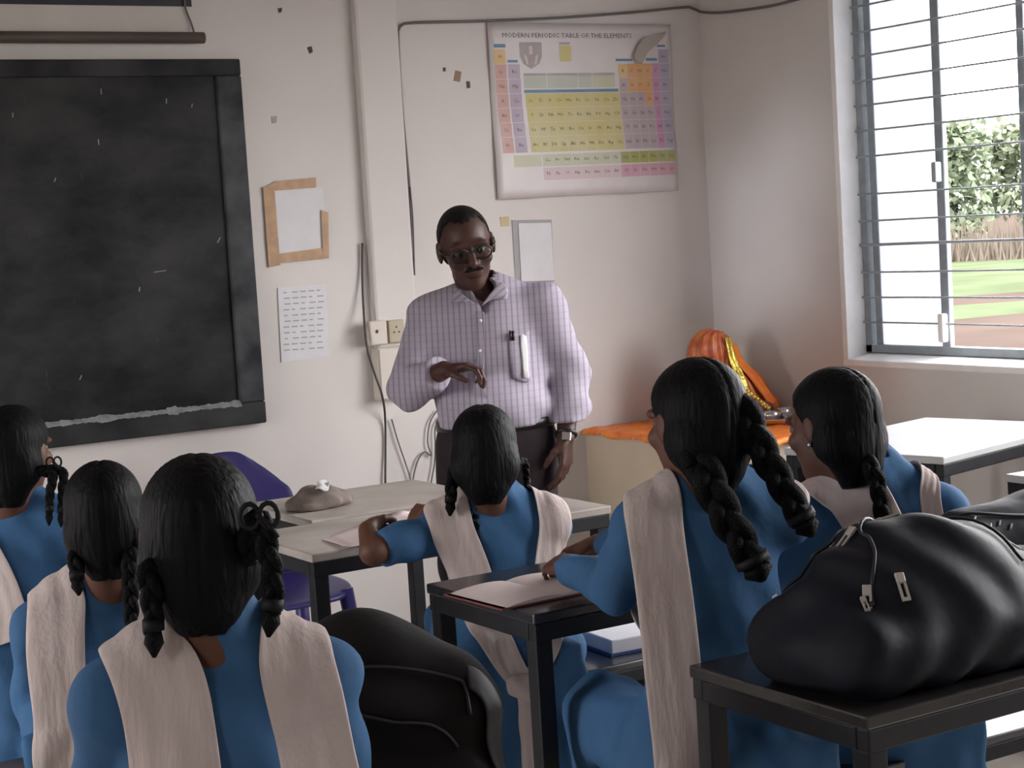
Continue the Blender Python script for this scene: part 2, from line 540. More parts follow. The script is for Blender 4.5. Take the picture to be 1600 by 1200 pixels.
def polygonize(f, lo, hi, res, tol=2.4):
    lo = np.asarray(lo, float); hi = np.asarray(hi, float)
    B = 4
    nb = np.ceil((hi - lo) / res / B).astype(int) + 1
    N = nb * B
    ci = np.stack(np.meshgrid(*[np.arange(n) for n in nb], indexing='ij'), -1).reshape(-1, 3)
    fc = f(lo + (ci * B + 1.5) * res)
    D = np.repeat(np.repeat(np.repeat(fc.reshape(nb), B, 0), B, 1), B, 2)
    act = np.where(np.abs(fc) < B * res * 0.87 * tol)[0]
    off = np.stack(np.meshgrid(*[np.arange(B)] * 3, indexing='ij'), -1).reshape(-1, 3)
    idx = (ci[act][:, None, :] * B + off[None]).reshape(-1, 3)
    val = np.empty(len(idx))
    for s in range(0, len(idx), 200000):
        val[s:s + 200000] = f(lo + idx[s:s + 200000] * res)
    D[idx[:, 0], idx[:, 1], idx[:, 2]] = val
    ins = D < 0
    cnt = np.zeros(N - 1, np.int8)
    for dx in (0, 1):
        for dy in (0, 1):
            for dz in (0, 1):
                cnt += ins[dx:N[0] - 1 + dx, dy:N[1] - 1 + dy, dz:N[2] - 1 + dz]
    cells = np.argwhere((cnt > 0) & (cnt < 8))
    vid = -np.ones(N - 1, np.int64)
    vid[cells[:, 0], cells[:, 1], cells[:, 2]] = np.arange(len(cells))
    acc = np.zeros((len(cells), 3)); num = np.zeros(len(cells))
    corners = [(a, b, c) for a in (0, 1) for b in (0, 1) for c in (0, 1)]
    cv = {c: D[cells[:, 0] + c[0], cells[:, 1] + c[1], cells[:, 2] + c[2]] for c in corners}
    for a in corners:
        for ax in range(3):
            if a[ax] == 0:
                b = list(a); b[ax] = 1; b = tuple(b)
                va, vb = cv[a], cv[b]
                m = (va < 0) != (vb < 0)
                t = np.where(m, va / np.where(m, va - vb, 1), 0)
                pos = np.tile(np.array(a, float), (len(cells), 1)); pos[:, ax] += t
                acc[m] += pos[m]; num[m] += 1
    verts = lo + (cells + acc / num[:, None]) * res
    faces = []
    for ax in range(3):
        o1, o2 = (ax + 1) % 3, (ax + 2) % 3
        sl0 = [slice(None)] * 3; sl1 = [slice(None)] * 3
        sl0[ax] = slice(0, -1); sl1[ax] = slice(1, None)
        e = np.argwhere(ins[tuple(sl0)] != ins[tuple(sl1)])
        ok = (e[:, o1] > 0) & (e[:, o2] > 0) & (e[:, o1] < N[o1] - 1) & (e[:, o2] < N[o2] - 1) & (e[:, ax] < N[ax] - 1)
        e = e[ok]
        q = []
        for d1, d2 in ((-1, -1), (0, -1), (0, 0), (-1, 0)):
            c = e.copy(); c[:, o1] += d1; c[:, o2] += d2
            q.append(vid[c[:, 0], c[:, 1], c[:, 2]])
        q = np.stack(q, 1)
        flip = ~ins[e[:, 0], e[:, 1], e[:, 2]]
        q[flip] = q[flip][:, ::-1]
        faces.append(q)
    faces = np.concatenate(faces)
    faces = faces[(faces >= 0).all(1)]
    return verts, faces


def np_mesh(name, verts, faces, m, parent, smooth=True):
    o0 = np.array(origin_of(parent)) if parent is not None else np.zeros(3)
    me = bpy.data.meshes.new(name)
    v = (verts - o0).astype(np.float32)
    me.vertices.add(len(v)); me.vertices.foreach_set('co', v.ravel())
    me.loops.add(faces.size); me.loops.foreach_set('vertex_index', faces.ravel().astype(np.int32))
    me.polygons.add(len(faces)); me.polygons.foreach_set('loop_start', np.arange(0, faces.size, 4, dtype=np.int32))
    me.update(calc_edges=True)
    me.polygons.foreach_set('use_smooth', np.full(len(faces), smooth))
    me.materials.append(m)
    me.validate()
    o = bpy.data.objects.new(name, me); COL.objects.link(o)
    if parent is not None: o.parent = parent
    return o


def implicit(name, f, lo, hi, res, m, parent):
    v, q = polygonize(f, lo, hi, res)
    return np_mesh(name, v, q, m, parent)


def grad(f, P, h=0.004):
    g = np.stack([f(P + np.eye(3)[i] * h) - f(P - np.eye(3)[i] * h) for i in range(3)], 1)
    return g / (np.linalg.norm(g, axis=1)[:, None] + 1e-9)


def snap(f, P, off, reach=0.07, it=5):
    P = P.copy()
    for _ in range(it):
        d = f(P) - off
        g = grad(f, P)
        m = (d < 0) | (d < reach)
        P[m] -= (np.clip(d, -0.04, 0.04)[:, None] * g * 0.9)[m]
    return P


def band(name, pts, width, f, off, m, parent, n=46, nv=9, fold=0.0022, reach=0.07, sidehint=None, thick=0.004, seed=0):
    """a strip of cloth laid along pts on the surface f"""
    c = np.array(spline(pts, n))
    c = snap(f, c, off, reach)
    g = grad(f, c)
    t = np.gradient(c, axis=0)
    t /= np.linalg.norm(t, axis=1)[:, None] + 1e-9
    s = np.cross(t, g)
    if sidehint is not None:
        far = f(c) > off + 0.02
        for i in range(n):
            hint = np.asarray(sidehint, float)
            v_ = hint if far[i] else s[i]
            if i and v_ @ s[i - 1] < 0: v_ = -v_
            s[i] = v_ / (np.linalg.norm(v_) + 1e-9)
    s /= np.linalg.norm(s, axis=1)[:, None] + 1e-9
    for _ in range(10):
        s[1:-1] = (s[:-2] + s[1:-1] + s[2:]) / 3
    s /= np.linalg.norm(s, axis=1)[:, None] + 1e-9
    wd = np.interp(np.linspace(0, 1, n), np.linspace(0, 1, len(width)), width) if hasattr(width, '__len__') else np.full(n, width)
    vv = np.linspace(-0.5, 0.5, nv)
    P = c[:, None, :] + s[:, None, :] * (vv[None, :, None] * wd[:, None, None])
    Q = snap(f, P.reshape(-1, 3), off, reach, 4)
    Q = Q.reshape(n, nv, 3)
    for _ in range(16):
        Q[1:-1] = (Q[:-2] + 2 * Q[1:-1] + Q[2:]) / 4
        Q[:, 1:-1] = (Q[:, :-2] + 2 * Q[:, 1:-1] + Q[:, 2:]) / 4
        mid = Q.mean(1, keepdims=True)
        wn = np.linalg.norm(Q[:, -1] - Q[:, 0], axis=1)
        Q = mid + (Q - mid) * np.clip(wd / (wn + 1e-6), 0.8, 1.25)[:, None, None]
    Qf = Q.reshape(-1, 3)
    for _ in range(4):
        d_ = f(Qf) - off * 0.7
        Qf = Qf - np.minimum(d_, 0)[:, None] * grad(f, Qf)
    gg = grad(f, Qf).reshape(n, nv, 3)
    Q = Qf.reshape(n, nv, 3)
    u_ = np.linspace(0, 1, n)[:, None]
    wav = fold * (np.sin(vv[None] * 19 + seed + 1.5 * np.sin(u_ * 7 + seed)) + 0.5 * np.sin(vv[None] * 41 + 2 * seed) + 1)
    Q = Q + gg * wav[..., None]
    fs = [(i * nv + j, i * nv + j + 1, (i + 1) * nv + j + 1, (i + 1) * nv + j) for i in range(n - 1) for j in range(nv - 1)]
    mb = MB().add(Q.reshape(-1, 3), fs)
    return mb.build(name, m, parent, smooth=True, solid=thick, sub=1)


def braid(name, pts, r0, r1, m, parent, f=None, n=None):
    c = np.array(spline(pts, 40))
    if f is not None:
        d = f(c); g = grad(f, c)
        need = np.clip(r0 * 1.05 - d, 0, 0.08)
        c = c + g * need[:, None]
        for _ in range(3): c[1:-1] = (c[:-2] + 2 * c[1:-1] + c[2:]) / 4
    L = np.linalg.norm(np.diff(c, axis=0), axis=1).sum()
    n = int(max(30, L / 0.0045))
    c = np.array(spline(list(c), n))
    mb = MB()
    pitch = 2.9 * r0
    t = np.gradient(c, axis=0); t /= np.linalg.norm(t, axis=1)[:, None]
    ref = np.array([_fw[0], _fw[1], 0.0])
    s = np.cross(t, ref); s /= np.linalg.norm(s, axis=1)[:, None]
    b = np.cross(t, s)
    s_ = np.linspace(0, L, n)
    rr = np.interp(s_, [0, L * 0.5, L], [r0, (r0 * 1.1 + r1) / 2, r1])
    for k in range(3):
        ph = s_ / pitch * PI + 2 * PI * k / 3
        p = c + s * (np.sin(ph) * rr * 0.55)[:, None] + b * (np.sin(2 * ph) * rr * 0.30)[:, None]
        mb.tube(list(p), list(rr * 0.56), n=7)
    o = mb.build(name, m, parent, smooth=True)
    return o, c


def rotm(yaw, pitch, roll):
    """columns: right, forward, up of a head; yaw clockwise from +Y, pitch down, roll to its right"""
    F = V(math.sin(yaw), math.cos(yaw), 0); R = V(math.cos(yaw), -math.sin(yaw), 0); Z = V(0, 0, 1)
    F2 = F * math.cos(pitch) - Z * math.sin(pitch); Z2 = Z * math.cos(pitch) + F * math.sin(pitch)
    R3 = R * math.cos(roll) - Z2 * math.sin(roll); Z3 = Z2 * math.cos(roll) + R * math.sin(roll)
    return np.stack([R3, F2, Z3], 1)


def head_prims(Hc, R, s):
    def h(x, y, z): return Hc + R @ (V(x, y, z) * s)
    e = []
    e.append(ell(h(0, -0.012, 0.028), V(0.074, 0.094, 0.086) * s, 0.02, R))
    e.append(ell(h(0, 0.030, -0.042), V(0.058, 0.062, 0.068) * s, 0.03 * s, R))
    e.append(ell(h(0, 0.066, -0.092), V(0.026, 0.024, 0.022) * s, 0.025 * s, R))
    e.append(cone(h(0, 0.088, 0.014), h(0, 0.113, -0.022), 0.008 * s, 0.013 * s, 0.012 * s))
    for q in (-1, 1):
        e.append(ell(h(0.013 * q, 0.099, -0.026), V(0.009, 0.010, 0.008) * s, 0.008 * s, R))
        e.append(ell(h(0.032 * q, 0.079, 0.028), V(0.024, 0.010, 0.008) * s, 0.012 * s, R))
        e.append(ell(h(0.034 * q, 0.076, 0.021), V(0.022, 0.011, 0.006) * s, 0.010 * s, R))
        e.append(ell(h(0.044 * q, 0.066, -0.022), V(0.020, 0.018, 0.018) * s, 0.02 * s, R))
        e.append(ell(h(0.079 * q, -0.008, -0.004), V(0.009, 0.021, 0.033) * s, 0.006 * s, R))
    e.append(ell(h(0, 0.090, -0.050), V(0.026, 0.013, 0.007) * s, 0.008 * s, R))
    e.append(ell(h(0, 0.088, -0.061), V(0.022, 0.013, 0.008) * s, 0.006 * s, R))
    return e, h


def hand_prims(wr, d, nrm, thumb, s, curl=(0.35, 0.5, 0.4), spread=0.06):
    """wr wrist, d finger direction, nrm out of the palm, thumb = unit vector to the thumb side"""
    d = unit(d); thumb = unit(thumb - d * (thumb @ d)); nrm = unit(nrm - d * (nrm @ d) - thumb * (nrm @ thumb))
    pr = []
    kn = []
    for i in range(4):
        side = (1.5 - i) * 0.0185 * s
        ln = (0.083, 0.086, 0.082, 0.074)[i] * s
        k_ = wr + d * ln + thumb * side - nrm * 0.004 * s
        pr.append(cone(wr + thumb * side * 0.55 + d * 0.012 * s, k_, 0.0145 * s, 0.0105 * s, 0.012 * s))
        kn.append(k_)
    pr.append(ell(wr + d * 0.045 * s, V(0.035, 0.045, 0.014) * s, 0.012 * s, np.stack([thumb, d, nrm], 1)))
    for i in range(4):
        L = ((0.041, 0.025, 0.020), (0.045, 0.029, 0.021), (0.042, 0.026, 0.021), (0.033, 0.020, 0.018))[i]
        p = kn[i]; a = 0.0
        dd = unit(d + thumb * spread * (1.5 - i))
        r = (0.0092, 0.0095, 0.0090, 0.0080)[i] * s
        for j in range(3):
            a += curl[j] * (1 + 0.12 * i)
            q = p + (dd * math.cos(a) + nrm * math.sin(a)) * L[j] * s
            pr.append(cone(p, q, r, r * 0.90, 0.004 * s)); p = q; r *= 0.90
    t0 = wr + thumb * 0.020 * s + d * 0.022 * s
    t1 = t0 + (thumb * 0.62 + d * 0.62 + nrm * 0.45) * 0.038 * s
    t2 = t1 + (thumb * 0.2 + d * 0.85 + nrm * 0.45) * 0.030 * s
    t3 = t2 + (thumb * -0.1 + d * 0.85 + nrm * 0.5) * 0.024 * s
    pr += [cone(t0, t1, 0.015 * s, 0.0115 * s, 0.012 * s), cone(t1, t2, 0.0112 * s, 0.010 * s, 0.004 * s), cone(t2, t3, 0.010 * s, 0.0082 * s, 0.004 * s)]
    return pr


def bounds(prims, pad):
    pts = []
    for p in prims:
        if p[0] == 'c':
            r = max(p[3], p[4])
            for q in (p[1], p[2]): pts += [q - r, q + r]
        elif p[0] == 'e':
            pts += [p[1] - max(p[2]), p[1] + max(p[2])]
        else:
            r = np.linalg.norm(p[2]); pts += [p[1] - r, p[1] + r]
    pts = np.array(pts)
    return pts.min(0) - pad, pts.max(0) + pad


# ------------------------------------------------------------------ the room
T = 0.23
UPV, XV = V(0, 0, 1), V(1, 0, 0)


def wall_with_holes(name, lo, hi, axis, holes, m):
    """axis 'x': wall runs along Y at x lo..hi; holes = (a0, a1, z0, z1) along the run"""
    mb = MB()
    run0, run1 = (lo[1], hi[1]) if axis == 'x' else (lo[0], hi[0])
    z0, z1 = lo[2], hi[2]

    def put(a0, a1, b0, b1):
        if a1 - a0 < 1e-4 or b1 - b0 < 1e-4: return
        if axis == 'x': mb.box((lo[0], a0, b0), (hi[0], a1, b1))
        else: mb.box((a0, lo[1], b0), (a1, hi[1], b1))
    p = run0
    for a0, a1, b0, b1 in sorted(holes):
        put(p, a0, z0, z1); put(a0, a1, z0, b0); put(a0, a1, b1, z1); p = a1
    put(p, run1, z0, z1)
    return tag(mb.build(name, m), kind='structure')


tag(MB().box((XL - T, YB - T, -0.12), (XR + T, YF + T, 0)).build('floor', M['floor']), kind='structure')
tag(MB().box((XL - T, YB - T, ZC), (XR + T, YF + T, ZC + 0.14)).build('ceiling', M['ceil']), kind='structure')
tag(MB().box((XL - T, YF, 0), (XR + T, YF + T, ZC)).build('wall_front', M['wall']), kind='structure')
tag(MB().box((XL - T, YB - T, 0), (XR + T, YB, ZC)).build('wall_back', M['wall_side']), kind='structure')
WY0, WY1, WZ0, WZ1 = 2.60, 4.832, 0.930, 2.46
wall_with_holes('wall_right', (XR, YB, 0), (XR + T, YF, ZC), 'x', [(WY0, WY1, WZ0, WZ1), (0.7, 2.1, WZ0, WZ1)], M['wall_side'])
wall_with_holes('wall_left', (XL - T, YB, 0), (XL, YF, ZC), 'x', [(3.65, 4.75, 0.0, 2.1), (0.40, 1.15, 1.75, 2.62)], M['wall_side'])  # high opening sized and placed to shape the right wall's light patch

# unseen board added outside the left opening to slant the light patch's top
mb = MB()
p_, q_ = V(XL - T - 0.03, 1.50, 2.085), V(XL - T - 0.03, 0.05, 2.79)
mb.add([p_, q_, q_ + UPV * 0.9, p_ + UPV * 0.9, p_ - XV * 0.05, q_ - XV * 0.05, q_ - XV * 0.05 + UPV * 0.9, p_ - XV * 0.05 + UPV * 0.9],
       [(0, 3, 2, 1), (4, 5, 6, 7), (0, 1, 5, 4), (1, 2, 6, 5), (2, 3, 7, 6), (3, 0, 4, 7)])
mb.build('light_cut_board', M['wood'])['kind'] = 'structure'

# plastered strip on the front wall beside the blackboard
xs0, xs1 = 2.865, 3.035
MB().box((xs0, YF - 0.035, 0.93), (xs1, YF + 0.01, ZC)).build('trim_1', M['wall'], bevel=0.012)['kind'] = 'structure'
# masonry platform in the corner
MB().box((3.75, 4.70, 0), (XR + 0.005, YF + 0.005, 0.70)).build('trim_2', M['beige'], bevel=0.01)['kind'] = 'structure'

# ------------------------------------------------------------------ window
win = empty('window_1', (XR, (WY0 + WY1) / 2, WZ0), 'grey steel window with horizontal bars in the white right wall', None)
win['kind'] = 'structure'
fx0, fx1 = XR + 0.085, XR + 0.125
mb = MB()
mb.box((XR - 0.006, WY1 - 0.014, WZ0), (fx1, WY1 + 0.012, WZ1))
mb.box((XR - 0.006, WY0 - 0.012, WZ0), (fx1, WY0 + 0.014, WZ1))
mb.box((XR - 0.006, WY0, WZ1 - 0.014), (fx1, WY1, WZ1 + 0.012))
mb.build('window_reveal', M['reveal'], win, bevel=0.003)
# sloping cement sill
mb = MB()
y0, y1 = WY0 - 0.012, WY1 + 0.012
vs = [(XR - 0.008, y0, WZ0 - 0.012), (XR - 0.008, y1, WZ0 - 0.012), (XR - 0.008, y1, WZ0 + 0.012), (XR - 0.008, y0, WZ0 + 0.012),
      (fx1, y0, WZ0 - 0.012), (fx1, y1, WZ0 - 0.012), (fx1, y1, WZ0 + 0.034), (fx1, y0, WZ0 + 0.034)]
mb.add(vs, [(0, 1, 2, 3), (7, 6, 5, 4), (3, 2, 6, 7), (0, 4, 5, 1), (1, 5, 6, 2), (0, 3, 7, 4)])
mb.build('window_sill', M['reveal'], win, bevel=0.004)
fz0 = WZ0 + 0.03
ym1 = atx(1472, 400, fx0)[1]
ym2 = atx(1600, 300, fx0)[1]
mb = MB()
mb.box((fx0, WY1 - 0.045, fz0), (fx1, WY1 - 0.012, WZ1))
mb.box((fx0, WY0 + 0.012, fz0), (fx1, WY0 + 0.045, WZ1))
mb.box((fx0, WY0, fz0), (fx1, WY1 - 0.012, fz0 + 0.03))
mb.box((fx0, WY0, WZ1 - 0.045), (fx1, WY1 - 0.012, WZ1 - 0.012))
mb.build('window_frame', M['grey_steel'], win, bevel=0.003)
# sash bars of the left light: a second upright close to the jamb
MB().box((fx0 + 0.012, WY1 - 0.088, fz0 + 0.03), (fx1 + 0.01, WY1 - 0.056, WZ1 - 0.04)).build('sash_stile', M['grey_steel'], win, bevel=0.003)
MB().box((fx0 + 0.004, ym1 - 0.02, fz0), (fx0 + 0.026, ym1 + 0.02, WZ1 - 0.03)).build('mullion', M['grey_steel'], win, bevel=0.004)
MB().box((fx0 + 0.004, ym2 - 0.016, fz0), (fx0 + 0.026, ym2 + 0.016, WZ1 - 0.03)).build('mullion', M['grey_steel'], win, bevel=0.004)
o = MB().box((fx0 + 0.016, ym1 + 0.020, fz0 + 0.028), (fx0 + 0.021, WY1 - 0.07, WZ1 - 0.05)).build('pane', M['frost'], win)
o['label'] = 'milky glass pane left of the mullion'
for yq in (ym2 - (ym1 - ym2), ym2 - 2 * (ym1 - ym2)):
    MB().box((fx0 + 0.004, yq - 0.016, fz0), (fx1 + 0.012, yq + 0.016, WZ1 - 0.03)).build('mullion', M['grey_steel'], win, bevel=0.004)
for py in (-74, -33, 8, 48, 86, 126, 165, 204, 245, 304, 346, 383, 425, 465, 504):
    z = atx(1352, py, fx0 - 0.012)[2]
    p0 = V(fx0 - 0.008, WY1 - 0.008, z)
    p1 = V(fx0 - 0.008, WY0 + 0.01, z)
    pts = [p0 + (p1 - p0) * t + V(0, 0, 0.0016 * math.sin(7 * t + py)) for t in np.linspace(0, 1, 9)]
    MB().tube(pts, 0.0038 if py not in (383,) else 0.006, n=6).build('bar', M['bar_steel'], win, smooth=True)
# stay and latch on the mullion
zc = atx(1475, 268, fx0)[2]
MB().box((fx0 - 0.028, ym1 - 0.012, zc - 0.035), (fx0 + 0.004, ym1 + 0.010, zc + 0.035)).build('latch', M['bar_steel'], win, bevel=0.005)
zc = atx(1478, 512, fx0)[2]
MB().box((fx0 - 0.024, ym1 - 0.014, zc - 0.05), (fx0 + 0.004, ym1 + 0.014, zc + 0.05)).build('stay', M['reveal'], win, bevel=0.006)

# ------------------------------------------------------------------ outside
GZ = -0.3
tag(MB().box((-60, -70, GZ - 0.1), (140, 140, GZ)).build('ground', M['soil']), kind='structure')
e46 = V(math.sin(math.radians(46.6)), math.cos(math.radians(46.6)), 0); p46 = V(e46[1], -e46[0], 0)


def patch(name, d0, d1, hw, h):
    mb = MB(); n = 30
    vs = []
    for i in range(n + 1):
        a = -hw + 2 * hw * i / n
        vs.append(e46 * (d0 + 0.5 * math.sin(a * 1.3) + 0.3 * math.sin(a * 3.1)) + p46 * a + V(0, 0, GZ))
        vs.append(e46 * (d0 + 0.9 + 0.5 * math.sin(a * 1.3) + 0.3 * math.sin(a * 3.1)) + p46 * a + V(0, 0, GZ + h))
        vs.append(e46 * (d1 + 0.4 * math.sin(a * 0.9)) + p46 * a + V(0, 0, GZ + h))
    fs = []
    for i in range(n):
        for j in range(2):
            fs.append((3 * i + j, 3 * i + 3 + j, 3 * i + 4 + j, 3 * i + 1 + j))
    return tag(mb.add(vs, fs).build(name, M['grass']), kind='stuff')


tag(patch('lawn', 34, 66, 16, 0.05), 'pale green grass beyond the strip of red soil outside', 'grass')
tag(patch('lawn', 27.6, 30.4, 12, 0.04), 'narrow strip of grass between two bands of red soil', 'grass')


def leaf_cloud(centers, radii, n, size):
    mb = MB()
    per = np.random.default_rng(len(centers) * 7 + n)
    k = len(centers)
    for i in range(n):
        c = centers[i % k]; r = radii[i % k]
        d = unit(per.normal(size=3)); p = c + d * r * per.uniform(0.2, 1.0)
        a = unit(per.normal(size=3)); b = unit(np.cross(a, per.normal(size=3)))
        s = size * per.uniform(0.6, 1.2)
        mb.add([p - a * s, p + b * s * 0.55, p + a * s, p - b * s * 0.55], [(0, 1, 2, 3)])
    return mb


tree0 = None
TG = 'trees beyond the grass outside'
for i, (a, d, s, k, lab) in enumerate(((-0.7, 55.5, 1.0, 0, 'pale green bushy tree nearest beyond the grass, right of the window mullion'),
                                   (1.7, 60.5, 1.06, 1, 'yellow-green bushy tree farther back at the right edge of the window view'),
                                   (-3.2, 61.0, 1.1, 1, 'yellow-green bushy tree farther back, half behind the window mullion'),
                                   (4.3, 56.0, 0.95, 0, 'pale green bushy tree beyond the right window post outside'))):
    base = e46 * d + p46 * a + V(0, 0, GZ + 0.06)
    if tree0 is None:
        t0 = empty('tree', base, lab, 'tree', TG)
        MB().tube([base, base + V(0.05, 0, 1.2), base + V(-0.05, 0.1, 2.6)], [0.14, 0.11, 0.06], n=7).build('trunk', M['bark'], t0, smooth=True)
        cs = [base + V(rng.uniform(-1.1, 1.1), rng.uniform(-1.1, 1.1), rng.uniform(1.0, 3.9)) for _ in range(14)]
        leaf_cloud(cs, [V(0.85, 0.85, 0.75)] * 14, 3400, 0.17).build('foliage', M['leaf'], t0)
        tree0 = t0
    else:
        t0 = copy_tree(tree0, base, lab)
        t0.scale = (s, s, s); t0.rotation_euler = (0, 0, i * 1.3)
        if k:
            for ch in t0.children:
                if ch.name.startswith('foliage'):
                    ch.data = ch.data.copy(); ch.data.materials[0] = M['leaf2']
mb = MB()
for i in range(1500):
    a = rng.uniform(-7, 7); d = rng.uniform(50.2, 52.2)
    b = e46 * d + p46 * a + V(0, 0, GZ + 0.055); h = rng.uniform(0.6, 1.35)
    ln = V(rng.uniform(-.2, .2), rng.uniform(-.2, .2), h)
    mb.add([b - p46 * 0.03, b + p46 * 0.03, b + ln], [(0, 1, 2)])
tag(mb.build('undergrowth', M['reed']), 'dry brown brush at the foot of the trees outside', 'brush', kind='stuff')
# ------------------------------------------------------------------ blackboard and things on the front wall
BX0, BX1, BZ0, BZ1 = 0.05, 2.422, 0.882, 2.116
bb = empty('blackboard', (BX1, YF, BZ0), 'large black chalkboard with chalky dark border on the front wall', 'blackboard')
MB().box((BX0, YF - 0.022, BZ0 + 0.01), (BX1 - 0.01, YF, BZ1 - 0.01)).build('writing_surface', M['slate'], bb)
fw_ = 0.085
MB().box((BX1 - 0.092, YF - 0.034, BZ0 + 0.075), (BX1, YF, BZ1 - 0.056)).build('frame_board', M['slate_dusty'], bb, bevel=0.006)
MB().box((BX0, YF - 0.034, BZ1 - 0.056), (BX1, YF, BZ1)).build('frame_board', M['slate_frame'], bb, bevel=0.006)
MB().box((BX0, YF - 0.036, BZ0), (BX1, YF, BZ0 + 0.075)).build('frame_board', M['slate_frame'], bb, bevel=0.006)
# uneven line of chalk dust along the lower border
mb = MB(); n = 90
for i in range(n):
    x0 = 1.5 + (BX1 - 0.09 - 1.5) * i / n; x1 = 1.5 + (BX1 - 0.09 - 1.5) * (i + 1) / n
    def hh(x): return 0.002 + 0.004 * abs(math.sin(x * 23) * math.sin(x * 57 + 1)) + 0.003 * abs(math.sin(x * 131)) + (0.005 if (x * 10) % 2.3 < 0.35 else 0)
    mb.add([(x0, YF - 0.040, BZ0 + 0.072), (x1, YF - 0.040, BZ0 + 0.072), (x1, YF - 0.024, BZ0 + 0.078 + hh(x1)), (x0, YF - 0.024, BZ0 + 0.078 + hh(x0)),
            (x0, YF - 0.040, BZ0 + 0.074 - hh(x0)), (x1, YF - 0.040, BZ0 + 0.074 - hh(x1))], [(0, 1, 2, 3), (4, 5, 1, 0)])
o = mb.build('chalk_dust', M['chalk'], bb); o['kind'] = 'stuff'
mb = MB()
for px, py, l, a in ((158, 143, 9, 0.0), (260, 158, 8, 0.1), (154, 222, 9, 0.0), (86, 281, 7, 0.4), (250, 424, 20, 1.5), (342, 375, 10, 0.6), (218, 452, 7, 0.2), (126, 590, 8, 0.5), (300, 165, 6, 0.3), (20, 180, 7, 0.1)):
    c = aty(px, py, YF - 0.0225); L = l * 0.0021
    d = V(math.sin(a), 0, math.cos(a)); s = V(d[2], 0, -d[0])
    MB().obox(c, d, s, V(0, 1, 0), L / 2, 0.0016, 0.0009).build('chalk_mark', M['chalk'], bb)

# rolled chart hanging above the board
rc = empty('hanging_chart', (2.27, YF, 2.17), 'dark hanging chart with a pale lower margin and brown batten above the chalkboard', 'chart')
MB().box((0.6, YF - 0.012, 2.290), (2.272, YF - 0.004, 2.95)).build('printed_field', M['chart_dark'], rc)
MB().box((0.6, YF - 0.010, 2.20), (2.262, YF - 0.006, 2.300)).build('margin', M['chart_cream'], rc)
MB().tube([V(0.6, YF - 0.022, 2.186), V(2.302, YF - 0.022, 2.186)], 0.019, n=10).build('batten', M['wood'], rc, smooth=True)
q = [aty(288, -4, YF - 0.016), aty(290, 14, YF - 0.018), aty(298, 34, YF - 0.018), aty(303, 50, YF - 0.02), aty(306, 60, YF - 0.02)]
MB().tube(spline(q, 14), 0.0035, n=6).build('string', M['grey_cable'], rc, smooth=True)

# framed notice with packing tape
Pw = lambda px, py, d=0.0: aty(px, py, YF - d)
nt1 = empty('paper_notice', Pw(465, 345), 'white paper notice edged with brown packing tape beside the chalkboard', 'notice')


def quad(pts, d, thick, name, m, parent):
    pts = [Pw(px, py, d) for px, py in pts]
    mb = MB()
    back = [p + V(0, thick, 0) for p in pts]
    k = len(pts)
    mb.add(pts + back, [tuple(range(k))[::-1], tuple(range(k, 2 * k))] + [(i, (i + 1) % k, k + (i + 1) % k, k + i) for i in range(k)])
    return mb.build(name, m, parent)


quad([(424, 296), (504, 292), (512, 398), (434, 402)], 0.004, 0.003, 'sheet', M['paper'], nt1)
quad([(411, 294), (430, 283), (494, 277), (494, 293), (432, 298)], 0.006, 0.002, 'tape_strip', M['tape'], nt1)
quad([(411, 292), (429, 298), (438, 414), (420, 418)], 0.0075, 0.002, 'tape_strip', M['tape'], nt1)
quad([(424, 398), (514, 386), (514, 403), (426, 412)], 0.0085, 0.002, 'tape_strip', M['tape'], nt1)
quad([(502, 328), (513, 332), (514, 402), (505, 400)], 0.0095, 0.002, 'tape_strip', M['tape'], nt1)
nt2 = empty('paper_notice', Pw(472, 505), 'plain pale sheet pasted below the taped notice beside the chalkboard', 'notice')
quad([(434, 450), (510, 444), (515, 556), (440, 566)], 0.004, 0.003, 'sheet', M['paper'], nt2)
mb = MB()
for i in range(11):
    a = 458 + i * 9
    for j in range(5):
        x = 443 + j * 13 + (i % 3); ln = 9 if (i * 7 + j * 3) % 4 else 5
        c0 = Pw(x, a - (x - 434) * 0.07, 0.0046); c1 = Pw(x + ln, a - (x + ln - 434) * 0.07, 0.0046)
        mb.obox((c0 + c1) / 2, unit(c1 - c0), V(0, 1, 0), V(0, 0, 1), np.linalg.norm(c1 - c0) / 2, 0.0004, 0.0022)
mb.build('written_lines', M['grey_shadow_mark'], nt2)['kind'] = 'stuff'
nt3 = empty('paper_notice', Pw(835, 392), 'white notice with a painted grey shadow along its left edge on the wall behind the man', 'notice')
quad([(800, 344), (862, 343), (866, 440), (806, 442)], 0.003, 0.002, 'shadow_edge', M['grey_shadow_mark'], nt3)  # grey strip stands in for the shadow around the notice's edge
quad([(810, 349), (861, 348), (866, 438), (815, 440)], 0.006, 0.002, 'sheet', M['paper'], nt3)
